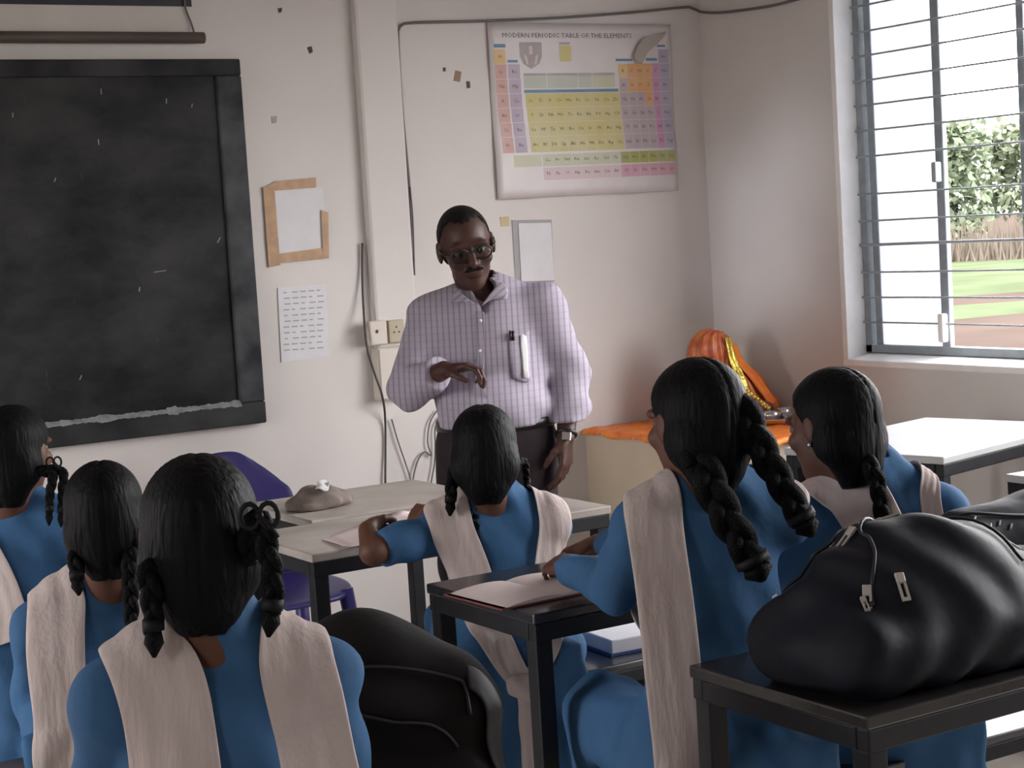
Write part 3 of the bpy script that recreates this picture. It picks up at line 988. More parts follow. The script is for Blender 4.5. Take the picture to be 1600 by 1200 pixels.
for nm, m, pts, lab in (('tape_scrap', 'yellow_bit', [(781, 339), (795, 338), (796, 353), (783, 354)], 'small yellowed scrap of tape beside the man\'s head'),
                        ('tape_scrap', 'brown_bit', [(712, 110), (721, 112), (719, 128), (709, 126)], 'brown scrap stuck on the wall left of the element chart'),
                        ('wall_chip', 'dark_bit', [(729, 127), (734, 127), (735, 137), (730, 138)], 'small dark chip right of the brown scrap'),
                        ('wall_chip', 'dark_bit', [(692, 106), (696, 105), (697, 111), (693, 112)], 'tiny dark speck left of the brown scrap'),
                        ('wall_chip', 'dark_bit', [(480, 74), (487, 72), (489, 81), (484, 84)], 'small dark chip high on the wall right of the batten end'),
                        ('wall_chip', 'dark_bit', [(434, 13), (441, 12), (440, 19), (436, 20)], 'topmost small dark chip on the wall near the frame top'),
                        ('wall_chip', 'grey_shadow_mark', [(424, 182), (433, 181), (432, 192), (425, 193)], 'grey smear on the wall right of the chalkboard top corner')):
    o = quad(pts, 0.002, 0.004, nm, M[m], None)
    tag(o, lab, 'scrap' if 'scrap' in nm else 'wall chip')

# switchboard on the strip
sw = empty('switchboard', (2.93, YF - 0.035, 1.1), 'cream switch panel with a yellowed socket on the plastered strip', 'switchboard')
c0 = Pw(576, 502, 0.06); c1 = Pw(606, 538, 0.06)
MB().box((c0[0], YF - 0.065, c1[2]), (c1[0], YF - 0.033, c0[2])).build('switch_plate', M['switch'], sw, bevel=0.006)
c = Pw(590, 518, 0.07)
MB().box((c[0] - 0.004, YF - 0.069, c[2] - 0.006), (c[0] + 0.004, YF - 0.062, c[2] + 0.006)).build('toggle', M['dark_bit'], sw, bevel=0.001)
d0 = Pw(607, 501, 0.06); d1 = Pw(634, 534, 0.06)
MB().box((d0[0], YF - 0.058, d1[2]), (d1[0], YF - 0.033, d0[2])).build('socket_plate', M['socket'], sw, bevel=0.004)
c = Pw(620, 516, 0.06)
for dx, dz in ((-0.010, -0.006), (0.010, -0.006), (0, 0.012)):
    MB().tube([V(c[0] + dx, YF - 0.0595, c[2] + dz), V(c[0] + dx, YF - 0.056, c[2] + dz)], 0.0035, n=8).build('socket_hole', M['dark_bit'], sw)
c0 = Pw(588, 542, 0.05); c1 = Pw(636, 622, 0.05)
jb = empty('junction_box', (c0[0], YF, c1[2]), 'plain cream box below the switch panel on the front wall', 'junction box')
MB().box((c0[0], YF - 0.055, c1[2]), (c1[0], YF, c0[2] - 0.004)).build('box_body', M['switch'], jb, bevel=0.008)
MB().box((c0[0] + 0.006, YF - 0.058, c1[2] + 0.006), (c1[0] - 0.006, YF - 0.053, c0[2] - 0.010)).build('cover', M['switch'], jb, bevel=0.004)

# cables


def cable(pts, r, name, m, label, n=40, d=0.012):
    q = [aty(p[0], p[1], YF - (p[2] if len(p) > 2 else d)) for p in pts]
    return tag(MB().tube(spline(q, n), r, n=6).build(name, m, smooth=True, loc=q[0]), label, 'cable')


q = [aty(645, 402, YF - 0.01), aty(640, 300, YF - 0.01), aty(629, 180, YF - 0.01), aty(622, 70, YF - 0.01), aty(624, 44, YF - 0.012), aty(640, 36, YF - 0.012), aty(750, 33, YF - 0.012),
     aty(870, 28, YF - 0.012), aty(980, 20, YF - 0.012), aty(1078, 11, YF - 0.012), V(XR - 0.02, YF - 0.02, aty(1104, 19, YF)[2]),
     atx(1118, 20, XR - 0.012), atx(1160, 16, XR - 0.012), atx(1210, 8, XR - 0.012), atx(1265, -6, XR - 0.012)]
tag(MB().tube(spline(q, 90), 0.0055, n=6).build('cable', M['grey_cable'], smooth=True, loc=q[0]), 'long grey cable running over the element chart and round the corner', 'cable')
cable([(566, 380, 0.012), (566, 428, 0.012), (568, 480, 0.03), (573, 540, 0.075), (584, 580, 0.075), (597, 618, 0.07), (602, 660), (602, 758)], 0.0042, 'cable', M['cable'], 'black cable hanging down the left edge of the plastered strip')
cable([(612, 655), (622, 690), (634, 725), (642, 750), (645, 760)], 0.003, 'cable', M['grey_cable'], 'short straight wire leaning behind the desks')
cable([(684, 640), (672, 660), (668, 690), (674, 712), (664, 706), (655, 715), (648, 735), (642, 770)], 0.003, 'cable', M['grey_cable'], 'thin grey wire curving beside the man\'s hip')
cable([(690, 650), (680, 668), (680, 700), (678, 730), (668, 780)], 0.003, 'cable', M['grey_cable'], 'thin grey wire hanging nearest the man\'s hip')
cable([(640, 292), (644, 340), (646, 400), (647, 430)], 0.0045, 'cable', M['cable'], 'short black cable on the wall above the man\'s raised elbow')

# ------------------------------------------------------------------ chart of the elements
CX0, CX1, CZ0, CZ1 = 3.418, 4.256, 1.600, 2.247
ch = empty('wall_chart', (CX0, YF, CZ0), 'coloured chart of the chemical elements with a torn top corner', 'chart')


def cm(name, c, fade=0.25):
    return mat(name, c, 0.5, color2=tuple(x + (0.62 - x) * fade for x in c), nscale=7, detail=5)


CM = [cm('print_salmon', (0.56, 0.31, 0.27)), cm('print_amber', (0.70, 0.45, 0.16)), cm('print_mauve', (0.42, 0.33, 0.42)), cm('print_yellow', (0.56, 0.48, 0.17)),
      cm('print_orange', (0.66, 0.33, 0.11)), cm('print_plum', (0.44, 0.35, 0.38)), cm('print_magenta', (0.54, 0.22, 0.41)), cm('print_lavender', (0.40, 0.35, 0.46)),
      cm('print_olive', (0.34, 0.34, 0.06)), cm('print_pink', (0.60, 0.29, 0.38)), cm('print_blue', (0.10, 0.22, 0.36), 0.1), cm('print_sage', (0.45, 0.48, 0.39)),
      cm('print_and_sheen_olive', (0.52, 0.52, 0.36)), cm('print_grey', (0.36, 0.32, 0.31)), mat('print_ink', (0.10, 0.08, 0.09), 0.6), mat('print_white', (0.66, 0.61, 0.61), 0.4, noise=0.06, nscale=9), cm('print_and_sheen_pink', (0.62, 0.48, 0.50))]
# the sheet: slightly buckled, upper right corner folded down
nx, nz = 28, 20
mb = MB(); vs = []
for j in range(nz + 1):
    for i in range(nx + 1):
        u = i / nx; v = j / nz
        cut = max(0.0, (u - 0.80) / 0.20 + (v - 0.90) / 0.10 - 1.0)
        d = 0.006 + 0.006 * math.sin(u * 5 + 1) ** 2 * (1 - v) + 0.004 * math.sin(v * 9)
        vs.append((CX0 + (CX1 - CX0) * u, YF - d, CZ0 + (CZ1 - CZ0) * v))
mb.add(vs, [(j * (nx + 1) + i, j * (nx + 1) + i + 1, (j + 1) * (nx + 1) + i + 1, (j + 1) * (nx + 1) + i) for j in range(nz) for i in range(nx)])
mb.build('sheet', CM[15], ch, smooth=True, solid=-0.002)


def cpt(x, y, lift=0.0008):
    """place on the sheet from crop coordinates x 80..1310, y 45..1190"""
    u = (x - 80) / 1230; v = 1 - (y - 45) / 1145
    d = 0.006 + 0.006 * math.sin(u * 5 + 1) ** 2 * (1 - v) + 0.004 * math.sin(v * 9)
    return V(CX0 + (CX1 - CX0) * u, YF - d - lift, CZ0 + (CZ1 - CZ0) * v)


pr = MB()


def cell(x0, y0, x1, y1, c, lift=0.0008):
    nsx = max(1, int((x1 - x0) / 90)); nsy = max(1, int((y1 - y0) / 60))
    for a in range(nsx):
        for b_ in range(nsy):
            xa = x0 + (x1 - x0) * a / nsx; xb = x0 + (x1 - x0) * (a + 1) / nsx; ya = y0 + (y1 - y0) * b_ / nsy; yb = y0 + (y1 - y0) * (b_ + 1) / nsy
            pr.add([cpt(xa, yb, lift), cpt(xb, yb, lift), cpt(xb, ya, lift), cpt(xa, ya, lift)], [(0, 1, 2, 3)], c)


rows = [215, 312, 408, 503, 597, 692, 787, 892]
SYM = ["H He", "Li Be B C N O F Ne", "Na Mg Al Si P S Cl Ar", "K Ca Sc Ti V Cr Mn Fe Co Ni Cu Zn Ga Ge As Se Br Kr",
       "Rb Sr Y Zr Nb Mo Tc Ru Rh Pd Ag Cd In Sn Sb Te I Xe", "Cs Ba La Hf Ta W Re Os Ir Pt Au Hg Tl Pb Bi Po At Rn", "Fr Ra Ac Rf Db Sg Bh Hs Mt Ds Rg Cn Nh Fl Mc Lv Ts Og"]
colx = [(108, 182), (190, 268)] + [(292 + 63 * i, 292 + 63 * (i + 1)) for i in range(10)] + [(925 + 58 * i, 925 + 58 * (i + 1)) for i in range(4)] + [(1158, 1210), (1210, 1282)]
SL = {2: [0, 17], 8: [0, 1, 12, 13, 14, 15, 16, 17], 18: list(range(18))}
glyphs = []
for r_, line in enumerate(SYM):
    ss = line.split(); cols = SL[len(ss)]
    for s_, c_ in zip(ss, cols):
        x0, x1 = colx[c_]; y0, y1 = rows[r_], rows[r_ + 1]
        sh = (y0 - 215) * 0.03
        if c_ == 0: k = 1 if r_ == 0 else 0
        elif c_ == 1: k = 2
        elif c_ < 12: k = 3
        elif c_ < 16: k = (4 if (r_ < 3 and c_ >= 13) else (1 if r_ == 1 else (5 if c_ < 14 or r_ > 4 else 4 if r_ < 4 and c_ == 15 else 5)))
        elif c_ == 16: k = 6
        else: k = 7
        cell(x0 + 0.8 + sh, y0 + 1.5, x1 - 0.8 + sh, y1 - 1.5, k)
        glyphs.append((s_, (x0 + x1) / 2 + sh, (y0 + y1) / 2 + 12, 30))
for i, s_ in enumerate("Ce Pr Nd Pm Sm Eu Gd Tb Dy Ho Er Tm Yb Lu".split()):
    x0 = 380 + 65.5 * i
    cell(x0 + 0.8, 908, x0 + 64.6, 985, 8 if x0 > 880 else 12); glyphs.append((s_, x0 + 32, 955, 28))  # left cells paler: the sheet's sheen is put into the print colour
cell(190, 908, 372, 985, 12)
for i, s_ in enumerate("Th Pa U Np Pu Am Cm Bk Cf Es Fm Md No Lr".split()):
    x0 = 380 + 65.5 * i
    cell(x0 + 0.8, 995, x0 + 64.6, 1078, 9 if x0 > 900 else 16); glyphs.append((s_, x0 + 32, 1045, 28))  # same painted sheen: paler pink towards the lower left
for x0, y0, x1, y1 in ((110, 182, 184, 206), (192, 286, 258, 302), (292, 480, 922, 500), (910, 280, 1025, 296), (1120, 276, 1200, 294), (1204, 186, 1262, 200)):
    cell(x0, y0, x1, y1, 10)
for x0, x1, k in ((292, 440, 11), (446, 650, 13), (655, 745, 11), (750, 900, 12)):
    cell(x0, 392, x1, 470, 11 if k == 13 else k)
    cell(x0, 372, x1, 390, 13)
cell(535, 192, 612, 296, 3); cell(535, 170, 605, 186, 13)
# shield shaped picture
sh_ = [(272, 170), (418, 170), (418, 262), (398, 310), (345, 345), (292, 310), (272, 262)]
pr.add([cpt(x, y, 0.0009) for x, y in sh_], [tuple(range(7))[::-1]], 13)
for q in ([(334, 195), (356, 195), (356, 250), (334, 250)], [(300, 250), (318, 262), (326, 320), (312, 308)], [(392, 250), (374, 262), (366, 320), (380, 308)]):
    pr.add([cpt(x, y, 0.0014) for x, y in q], [(3, 2, 1, 0)], 16)
pr.build('printed_table', CM, ch)['kind'] = 'stuff'


def text_mesh(body, size):
    c = bpy.data.curves.new('t', 'FONT'); c.body = body; c.size = size; c.align_x = 'CENTER'; c.resolution_u = 1
    o = bpy.data.objects.new('t', c); COL.objects.link(o)
    bpy.context.view_layer.update()
    me = o.to_mesh()
    vs = [tuple(v.co) for v in me.vertices]; fs = [tuple(p.vertices) for p in me.polygons]
    o.to_mesh_clear(); bpy.data.objects.remove(o); bpy.data.curves.remove(c)
    return vs, fs


ink = MB()
kx = 1230 / (CX1 - CX0)
for s_, x, y, size in glyphs:
    vs, fs = text_mesh(s_, size)
    ink.add([cpt(x + a, y - b_ - 2, 0.0016) for a, b_, _ in vs], fs)
vs, fs = text_mesh('MODERN PERIODIC TABLE OF THE ELEMENTS', 44)
wd = max(a for a, _, _ in vs) - min(a for a, _, _ in vs)
ink.add([cpt(598 + a * 860 / wd, 140 - b_, 0.0012) for a, b_, _ in vs], fs)
ink.build('lettering', CM[14], ch)['kind'] = 'stuff'
# the torn corner, folded over and showing its back
pts = [(1270, 92), (1180, 118), (1085, 150), (1050, 205), (1022, 262), (1040, 300), (1075, 318), (1120, 240), (1200, 180), (1262, 120)]
mb = MB()
mb.add([cpt(x, y, 0.006 + 0.010 * (x < 1130)) for x, y in pts], [tuple(range(len(pts)))])
mb.build('torn_flap', mat('chart_back', (0.40, 0.355, 0.32), 0.6), ch, solid=0.001)

# ------------------------------------------------------------------ desks and benches
DZ = 0.75


def desk(name, x0, x1, y0, y1, z, topm, label, group, rot=0.0, legin=0.0):
    d = empty(name, ((x0 + x1) / 2, (y0 + y1) / 2, 0), label, 'desk', group)
    pv = ((x0 + x1) / 2, (y0 + y1) / 2)
    MB().box((x0, y0, z - 0.022), (x1, y1, z), rot=rot, piv=pv).build('desktop', topm, d, bevel=0.004)
    mb = MB()
    e = 0.038
    mb.box((x0 + 0.004, y0 + 0.003, z - 0.058), (x1 - 0.004, y0 + 0.030, z - 0.022), rot=rot, piv=pv)
    mb.box((x0 + 0.004, y1 - 0.030, z - 0.058), (x1 - 0.004, y1 - 0.003, z - 0.022), rot=rot, piv=pv)
    mb.box((x0 + 0.003, y0 + 0.03, z - 0.058), (x0 + 0.030, y1 - 0.03, z - 0.022), rot=rot, piv=pv)
    mb.box((x1 - 0.030, y0 + 0.03, z - 0.058), (x1 - 0.003, y1 - 0.03, z - 0.022), rot=rot, piv=pv)
    mb.build('apron', M['black_metal'], d, bevel=0.003)
    for xx in (x0 + 0.006 + legin, x1 - 0.006 - e - legin):
        for yy in (y0 + 0.006, y1 - 0.006 - e):
            MB().box((xx, yy, 0), (xx + e, yy + e, z - 0.056), rot=rot, piv=pv).build('leg', M['black_metal'], d, bevel=0.003)
    for xx in (x0 + 0.012 + legin, x1 - 0.012 - 0.026 - legin):
        MB().box((xx, y0 + 0.04, 0.10), (xx + 0.026, y1 - 0.04, 0.126), rot=rot, piv=pv).build('stretcher', M['black_metal'], d, bevel=0.002)
    return d


desk('school_desk', 1.745, 2.618, 3.805, 4.225, DZ, M['top_grey'], 'grey-topped front desk where the girl writes with bare forearms', None)
desk('school_desk', 1.768, 2.72, 2.855, 3.285, DZ, M['top_dark'], 'dark desk holding the open notebook behind the writing girl', None)
desk('school_desk', 1.745, 2.95, 1.905, 2.335, DZ, M['top_dark'], 'dark desk in the near right carrying the big navy bag', None)
desk('school_desk', 3.60, 4.38, 2.93, 3.345, DZ, M['top_gloss'], 'pale glossy desk end at the edge of the frame near the wall', None)
desk('teacher_table', 1.96, 2.52, 4.262, 4.72, DZ, M['top_grey'], 'grey table with a cloth bundle in front of the violet chair', None)
# long pale table under the window, turned a little
a = atz(1410, 730, 0.8); b_ = atz(1600, 683, 0.8)
ang = math.atan2(b_[1] - a[1], b_[0] - a[0])
u_ = V(math.cos(ang), math.sin(ang), 0); n_ = V(-u_[1], u_[0], 0)
cc = a + u_ * 0.58 + n_ * 0.27
td = desk('window_table', cc[0] - 0.38, cc[0] + 0.38, cc[1] - 0.27, cc[1] + 0.27, 0.80, M['top_gloss'], 'pale glossy table under the window reflecting the sky', None, rot=ang)


def bench(x0, x1, y0, y1, z, label, legx=None, group=None):
    b = empty('bench', ((x0 + x1) / 2, (y0 + y1) / 2, 0), label, 'bench', group)
    MB().box((x0, y0, z - 0.020), (x1, y1, z)).build('seat', M['bench'], b, bevel=0.004)
    for ya, yb in ((y0 + 0.003, y0 + 0.028), (y1 - 0.028, y1 - 0.003)):
        MB().box((x0 + 0.004, ya, z - 0.052), (x1 - 0.004, yb, z - 0.020)).build('rail', M['black_metal'], b, bevel=0.003)
    for xx in legx or (x0 + 0.01, x1 - 0.042):
        for yy in (y0 + 0.006, y1 - 0.038):
            MB().box((xx, yy, 0), (xx + 0.032, yy + 0.032, z - 0.05)).build('leg', M['black_metal'], b, bevel=0.003)
    return b


SZ = 0.44
bench(1.76, 2.73, 3.425, 3.765, SZ, 'black bench with the thick book, under the writing girl', legx=(1.80, 2.425))
bench(1.76, 2.76, 2.43, 2.745, SZ, 'black glossy bench under the two girls at the right', legx=(1.80, 2.69))
bench(0.35, 1.52, 2.02, 2.36, SZ, 'black bench under the nearest girl and the black backpack')
bench(0.70, 1.50, 3.38, 3.70, SZ, 'black bench under the girl second from the left edge')
bench(0.75, 1.50, 4.22, 4.52, SZ, 'black bench under the girl at the left edge')

# ------------------------------------------------------------------ violet plastic chair behind the teacher's table
cx, cy = 2.12, 4.98
pc = empty('plastic_chair', (cx, cy, 0), 'blue-violet moulded plastic chair behind the grey table below the chalkboard', 'chair')
mb = MB(); nx, nz = 12, 12; vs = []
for j in range(nz + 1):
    v = j / nz
    for i in range(nx + 1):
        u = i / nx * 2 - 1
        hw = 0.225 - 0.03 * v; rd = 1 if v < 0.75 else math.sqrt(max(0.0, 1 - ((v - 0.75) / 0.25) ** 2)) * 0.38 + 0.62
        topz = 0.44 + 0.40 * v
        zz = topz - (0.10 * abs(u) ** 4 if v > 0.6 else 0) * (v - 0.6) / 0.4
        vs.append((cx + u * hw * rd, cy + 0.20 + 0.08 * v - 0.05 * u * u, zz))
mb.add(vs, [(j * (nx + 1) + i, j * (nx + 1) + i + 1, (j + 1) * (nx + 1) + i + 1, (j + 1) * (nx + 1) + i) for j in range(nz) for i in range(nx)])
mb.build('backrest', M['purple_plastic'], pc, smooth=True, solid=0.012, sub=1)
mb = MB(); vs = []
for j in range(nz + 1):
    v = j / nz
    for i in range(nx + 1):
        u = i / nx * 2 - 1
        # superellipse outline of the seat
        yv = (v * 2 - 1); hw = 0.24 * (1 - 0.28 * abs(yv) ** 5)
        vs.append((cx + u * hw, cy + yv * 0.225 * (1 - 0.10 * u ** 4), 0.445 - 0.018 * (1 - u * u) * (1 - yv * yv) - 0.025 * max(0, -yv) ** 3))
mb.add(vs, [(j * (nx + 1) + i, j * (nx + 1) + i + 1, (j + 1) * (nx + 1) + i + 1, (j + 1) * (nx + 1) + i) for j in range(nz) for i in range(nx)])
mb.build('seat', M['purple_plastic'], pc, smooth=True, solid=-0.02, sub=1)
for sx_ in (-1, 1):
    for sy_ in (-1, 1):
        MB().tube([V(cx + sx_ * 0.19, cy + sy_ * 0.17, 0.43), V(cx + sx_ * 0.23, cy + sy_ * 0.22, 0.0)], [0.024, 0.018], n=8).build('leg', M['purple_plastic'], pc, smooth=True)
# ------------------------------------------------------------------ people
UP = V(0, 0, 1)


def eyes(Hc, R, s, parent, h):
    for q in (-1, 1):
        e = MB().ball(h(0.032 * q, 0.0765, 0.005), 0.0118 * s, 7).build('eye', M['eye'], parent, smooth=True)
        MB().ball(h(0.032 * q, 0.0848, 0.004), 0.0058 * s, 5).build('pupil', M['pupil'], e, smooth=True)


def girl(label, S, Hc, pel, yaw, head, s, arms, braids, bands, seatz, group=None, knee_turn=0.0, shw=0.150, tail=0.24, ribbons=(), earring=None, sleeve=1.0, hipw=1.0, lap=True, hs=None):
    hs = hs or s * 0.95
    F = V(math.sin(yaw), math.cos(yaw), 0); Rr = V(math.cos(yaw), -math.sin(yaw), 0)
    root = empty('person', (pel[0], pel[1], 0), label, 'person', group)
    S = np.asarray(S, float); Hc = np.asarray(Hc, float)
    pel = V(pel[0], pel[1], seatz + 0.085 * s)
    HR = rotm(*head)
    hp, h = head_prims(Hc, HR, hs)
    N = S + UP * 0.052 * s
    nape = h(0, -0.030, -0.075)
    AL, AR = S - Rr * shw * s - UP * 0.042 * s, S + Rr * shw * s - UP * 0.042 * s
    C = pel + (S - pel) * 0.76 + F * 0.012
    Wst = pel + (S - pel) * 0.36
    kf = V(math.sin(yaw + knee_turn), math.cos(yaw + knee_turn), 0); kr = V(kf[1], -kf[0], 0)
    knees = [pel + kf * 0.36 * s + kr * 0.10 * q * s - UP * 0.01 for q in (-1, 1)]
    ank = [V(k[0], k[1], 0.09) + kf * 0.04 for k in knees]
    el, wr, hands = [], [], []
    for q, A, spec in ((-1, AL, arms[0]), (1, AR, arms[1])):
        if spec is None:
            e = A + F * 0.10 * s - UP * 0.21 * s + Rr * 0.025 * q * s
            w_ = e + F * 0.20 * s - UP * 0.02 * s - Rr * 0.09 * q * s
            hd = (F * 0.9 - Rr * 0.4 * q, -UP, -Rr * q)
            cl = (0.35, 0.5, 0.4)
        else:
            e, w_ = np.asarray(spec[0], float), np.asarray(spec[1], float)
            hd = spec[2]; cl = spec[3] if len(spec) > 3 else (0.35, 0.5, 0.4)
        el.append(e); wr.append(w_)
        hands += hand_prims(w_, hd[0], hd[1], hd[2], 0.86 * s, cl)
    # skin: one continuous body
    body = [cone(pel, C, 0.112 * s, 0.105 * s, 0.03, F, 1.45), cone(AL, AR, 0.036 * s, 0.036 * s, 0.03), cone(S - UP * 0.02, nape, 0.050 * s, 0.046 * s, 0.02),
            ell(pel, V(0.15, 0.12, 0.10) * s, 0.03)]
    for i, A in ((0, AL), (1, AR)):
        body += [cone(A, el[i], 0.038 * s, 0.033 * s, 0.02), cone(el[i], wr[i], 0.033 * s, 0.023 * s, 0.01)]
        body += [cone(pel + kr * (-0.08, 0.08)[i] * s, knees[i], 0.072 * s, 0.052 * s, 0.03), cone(knees[i], ank[i], 0.050 * s, 0.034 * s, 0.02),
                 cone(ank[i] - UP * 0.055, ank[i] - UP * 0.06 + kf * 0.13 * s, 0.032 * s, 0.025 * s, 0.02)]
    body = body + hands + hp
    bf = union(body)
    lo, hi = bounds(body, 0.02)
    def bsit(P):
        v_ = (P - pel) @ F; u_ = np.abs((P - pel) @ Rr)
        d = bf(P)
        return np.where((v_ > -0.2) & (v_ < 0.22) & (u_ < 0.25) & (P[:, 2] < seatz + 0.03) & (P[:, 2] > seatz - 0.06), np.maximum(d, seatz + 0.006 - P[:, 2]), d)
    implicit('body', bsit, lo, hi, 0.0062, M['skin_g'], root)
    eyes(Hc, HR, hs, root, h)
    # kurta
    kp = [cone(pel + UP * 0.02, C, 0.140 * s * hipw, 0.130 * s, 0.03, F, 1.36), cone(AL, AR, 0.046 * s, 0.046 * s, 0.05 * s),
          cone(AL + UP * 0.01, N, 0.036 * s, 0.052 * s, 0.03), cone(AR + UP * 0.01, N, 0.036 * s, 0.052 * s, 0.03),
          ell(pel + UP * 0.01, V(0.185 * hipw, 0.185 * hipw, 0.105) * s, 0.05)]
    for i, A in ((0, AL), (1, AR)):
        cuff = el[i] + (wr[i] - el[i]) * max(0.0, sleeve - 1) if sleeve > 1 else A + (el[i] - A) * sleeve
        if sleeve > 1:
            kp += [cone(A, el[i], 0.051 * s, 0.047 * s, 0.025), cone(el[i], cuff, 0.046 * s, 0.036 * s, 0.02)]
        else:
            kp += [cone(A, cuff, 0.051 * s, 0.049 * s, 0.025)]
        if lap:
            kp += [cone(pel + kr * (-0.085, 0.085)[i] * s, knees[i], 0.095 * s, 0.080 * s, 0.04), cone(knees[i], knees[i] - UP * 0.10 * s, 0.080 * s, 0.065 * s, 0.04)]
    tb = [rbox(pel - F * 0.155 * s - UP * (tail / 2 + 0.01), V(0.175 * s * hipw, 0.017, tail / 2 + 0.06), 0.016, 0.05, np.stack([Rr, F, UP], 1))]
    kp += tb
    # stand collar
    nd = unit(nape - S)
    kp += [cone(N + nd * 0.004 * s, N + nd * 0.052 * s, 0.058 * s, 0.052 * s, 0.012)]
    base = union(kp)

    def kf_(P):
        Q = P - pel
        u = Q @ Rr; v_ = Q @ F; z = Q[:, 2]
        return base(P) + 0.0042 * np.sin(u * 68 + 3.0 * np.sin(z * 9 + yaw * 9)) * np.clip((0.52 - z) * 3, 0.15, 1) + 0.0036 * np.sin(z * 46 + u * 26 + 2.5 * np.sin(u * 15 + v_ * 9))
    ends = []
    for i in (0, 1):
        if sleeve > 1: c_ = el[i] + (wr[i] - el[i]) * (sleeve - 1); n__ = unit(wr[i] - el[i]); rad = 0.085 * s
        else:
            A = (AL, AR)[i]; c_ = A + (el[i] - A) * sleeve; n__ = unit(el[i] - A); rad = 0.11 * s
        ends.append((c_, n__, rad))
    hole = cone(N + nd * 0.040 * s, N + nd * 0.12 * s, 0.047 * s, 0.05 * s)

    def kcut(P):
        d = kf_(P)
        for c_, n__, rad in ends:
            Q = P - c_
            pl = Q @ n__
            near = np.linalg.norm(Q, axis=1) - rad
            d = np.maximum(d, -np.maximum(-(pl - 0.0), near))
        v_ = (P - pel) @ F
        d = np.where((v_ > -0.125 * s) & (v_ < 0.22), np.maximum(d, seatz + 0.002 - P[:, 2]), d)
        hd_, _ = ev(hole, P)
        return np.maximum(d, -hd_)
    lo, hi = bounds(kp, 0.015)
    implicit('kurta', kcut, lo, hi, 0.0085, M['blue'], root)
    # loose white trousers below the knees
    sp = []
    for i in (0, 1):
        sp += [cone(knees[i] - UP * 0.03, ank[i] + UP * 0.03, 0.070 * s, 0.058 * s, 0.02)]
    lo, hi = bounds(sp, 0.015)
    implicit('trousers', union(sp), lo, hi, 0.012, M['white_cloth'], root)
    # hair cap with a centre parting
    hc = [ell(h(0, -0.016, 0.030), V(0.086, 0.106, 0.094) * hs, 0.02, HR), ell(h(0, -0.062, -0.040), V(0.068, 0.050, 0.066) * hs, 0.03, HR)]
    hc += [ell(h(0, -0.050, -0.085), V(0.060, 0.042, 0.058) * hs, 0.03, HR), cone(h(0, -0.046, -0.10), h(0, -0.042, -0.122), 0.046 * hs, 0.034 * hs, 0.02)]
    for q in (-1, 1): hc.append(ell(h(0.062 * q, -0.040, -0.040), V(0.026, 0.040, 0.040) * hs, 0.03, HR))
    hb = union(hc)

    def hairf(P):
        L = ((P - Hc) @ HR) / hs
        d = hb(P)
        cut = L[:, 1] - (0.012 + 0.62 * np.clip(L[:, 2] - 0.01, -0.02, 0.2))
        cut = np.maximum(cut, -(L[:, 2] + 0.115)) if False else cut
        d = np.maximum(d, cut * hs * 0.85)
        d = np.maximum(d, -(L[:, 2] + 0.140) * hs)
        groove = 0.0045 * np.exp(-(L[:, 0] / 0.0032) ** 2)
        comb = 0.0007 * np.sin(np.arctan2(L[:, 1] + 0.06, np.abs(L[:, 0]) + 0.02) * 60)
        return d + (groove + comb) * hs
    lo, hi = bounds(hc, 0.01)
    implicit('hair', hairf, lo, hi, 0.0045, M['hair'], root)
    for i, bspec in enumerate(braids):
        pts, r0, r1 = bspec[:3]
        if isinstance(pts[0], str):
            q = -1 if pts[0] == 'L' else 1
            pts = [h(0.058 * q, -0.066, -0.050)] + list(pts[1:])
        bo, c = braid('braid', pts, r0, r1, M['plait'], root, kcut)
        e = c[-1]; t = unit(c[-1] - c[-6])
        MB().tube([e - t * 0.018, e - t * 0.004], r1 * 1.15, n=10).build('hair_tie', M['ribbon'], bo, smooth=True)
        MB().tube([e - t * 0.004, e + t * 0.012, e + t * 0.03], [r1 * 0.8, r1 * 1.05, r1 * 0.2], n=8).build('tuft', M['plait'], bo, smooth=True)
    for c_, sz, ax in ribbons:
        mb = MB(); c_ = np.asarray(c_, float)
        for q in (-1, 1):
            loop = [c_ + ax * q * sz * (0.5 - 0.5 * math.cos(a)) * 0.9 + UP * sz * 0.6 * math.sin(a) for a in np.linspace(0, 2 * PI, 14)]
            mb.tube(loop, sz * 0.13, n=6)
        mb.tube([c_, c_ - UP * sz * 0.5 + ax * sz * 0.5, c_ - UP * sz * 1.1 + ax * sz * 0.8], sz * 0.13, n=6)
        mb.ball(c_, sz * 0.22, 6)
        mb.build('hair_ribbon', M['ribbon'], root, smooth=True)
    if earring is not None:
        q = earring
        MB().ball(h(0.084 * q, -0.004, -0.038), 0.0055 * s, 6).build('earring', M['steel'], root, smooth=True)
    for i, bs in enumerate(bands):
        q, back, wd = bs[:3]
        front = [S + Rr * q * 0.085 * s + F * 0.14 * s - UP * 0.24 * s, S + Rr * q * 0.095 * s + F * 0.12 * s - UP * 0.10 * s, S + Rr * q * 0.10 * s + F * 0.03 * s + UP * 0.05 * s]
        if len(bs) > 3 and bs[3] == 'nofront': front = []
        pts = front + list(back)
        o = band('dupatta', pts, wd, kf_, 0.008, M['cream'], root, sidehint=V(_r0[0], _r0[1], 0), seed=i + yaw * 5)
    return dict(root=root, sdf=kf_, S=S, F=F, R=Rr, h=h, pel=pel)


R_ = math.radians
IR = V(_r0[0], _r0[1], 0)           # to the right seen from the aisle
IF = V(_fw[0], _fw[1], 0); IF /= np.linalg.norm(IF)

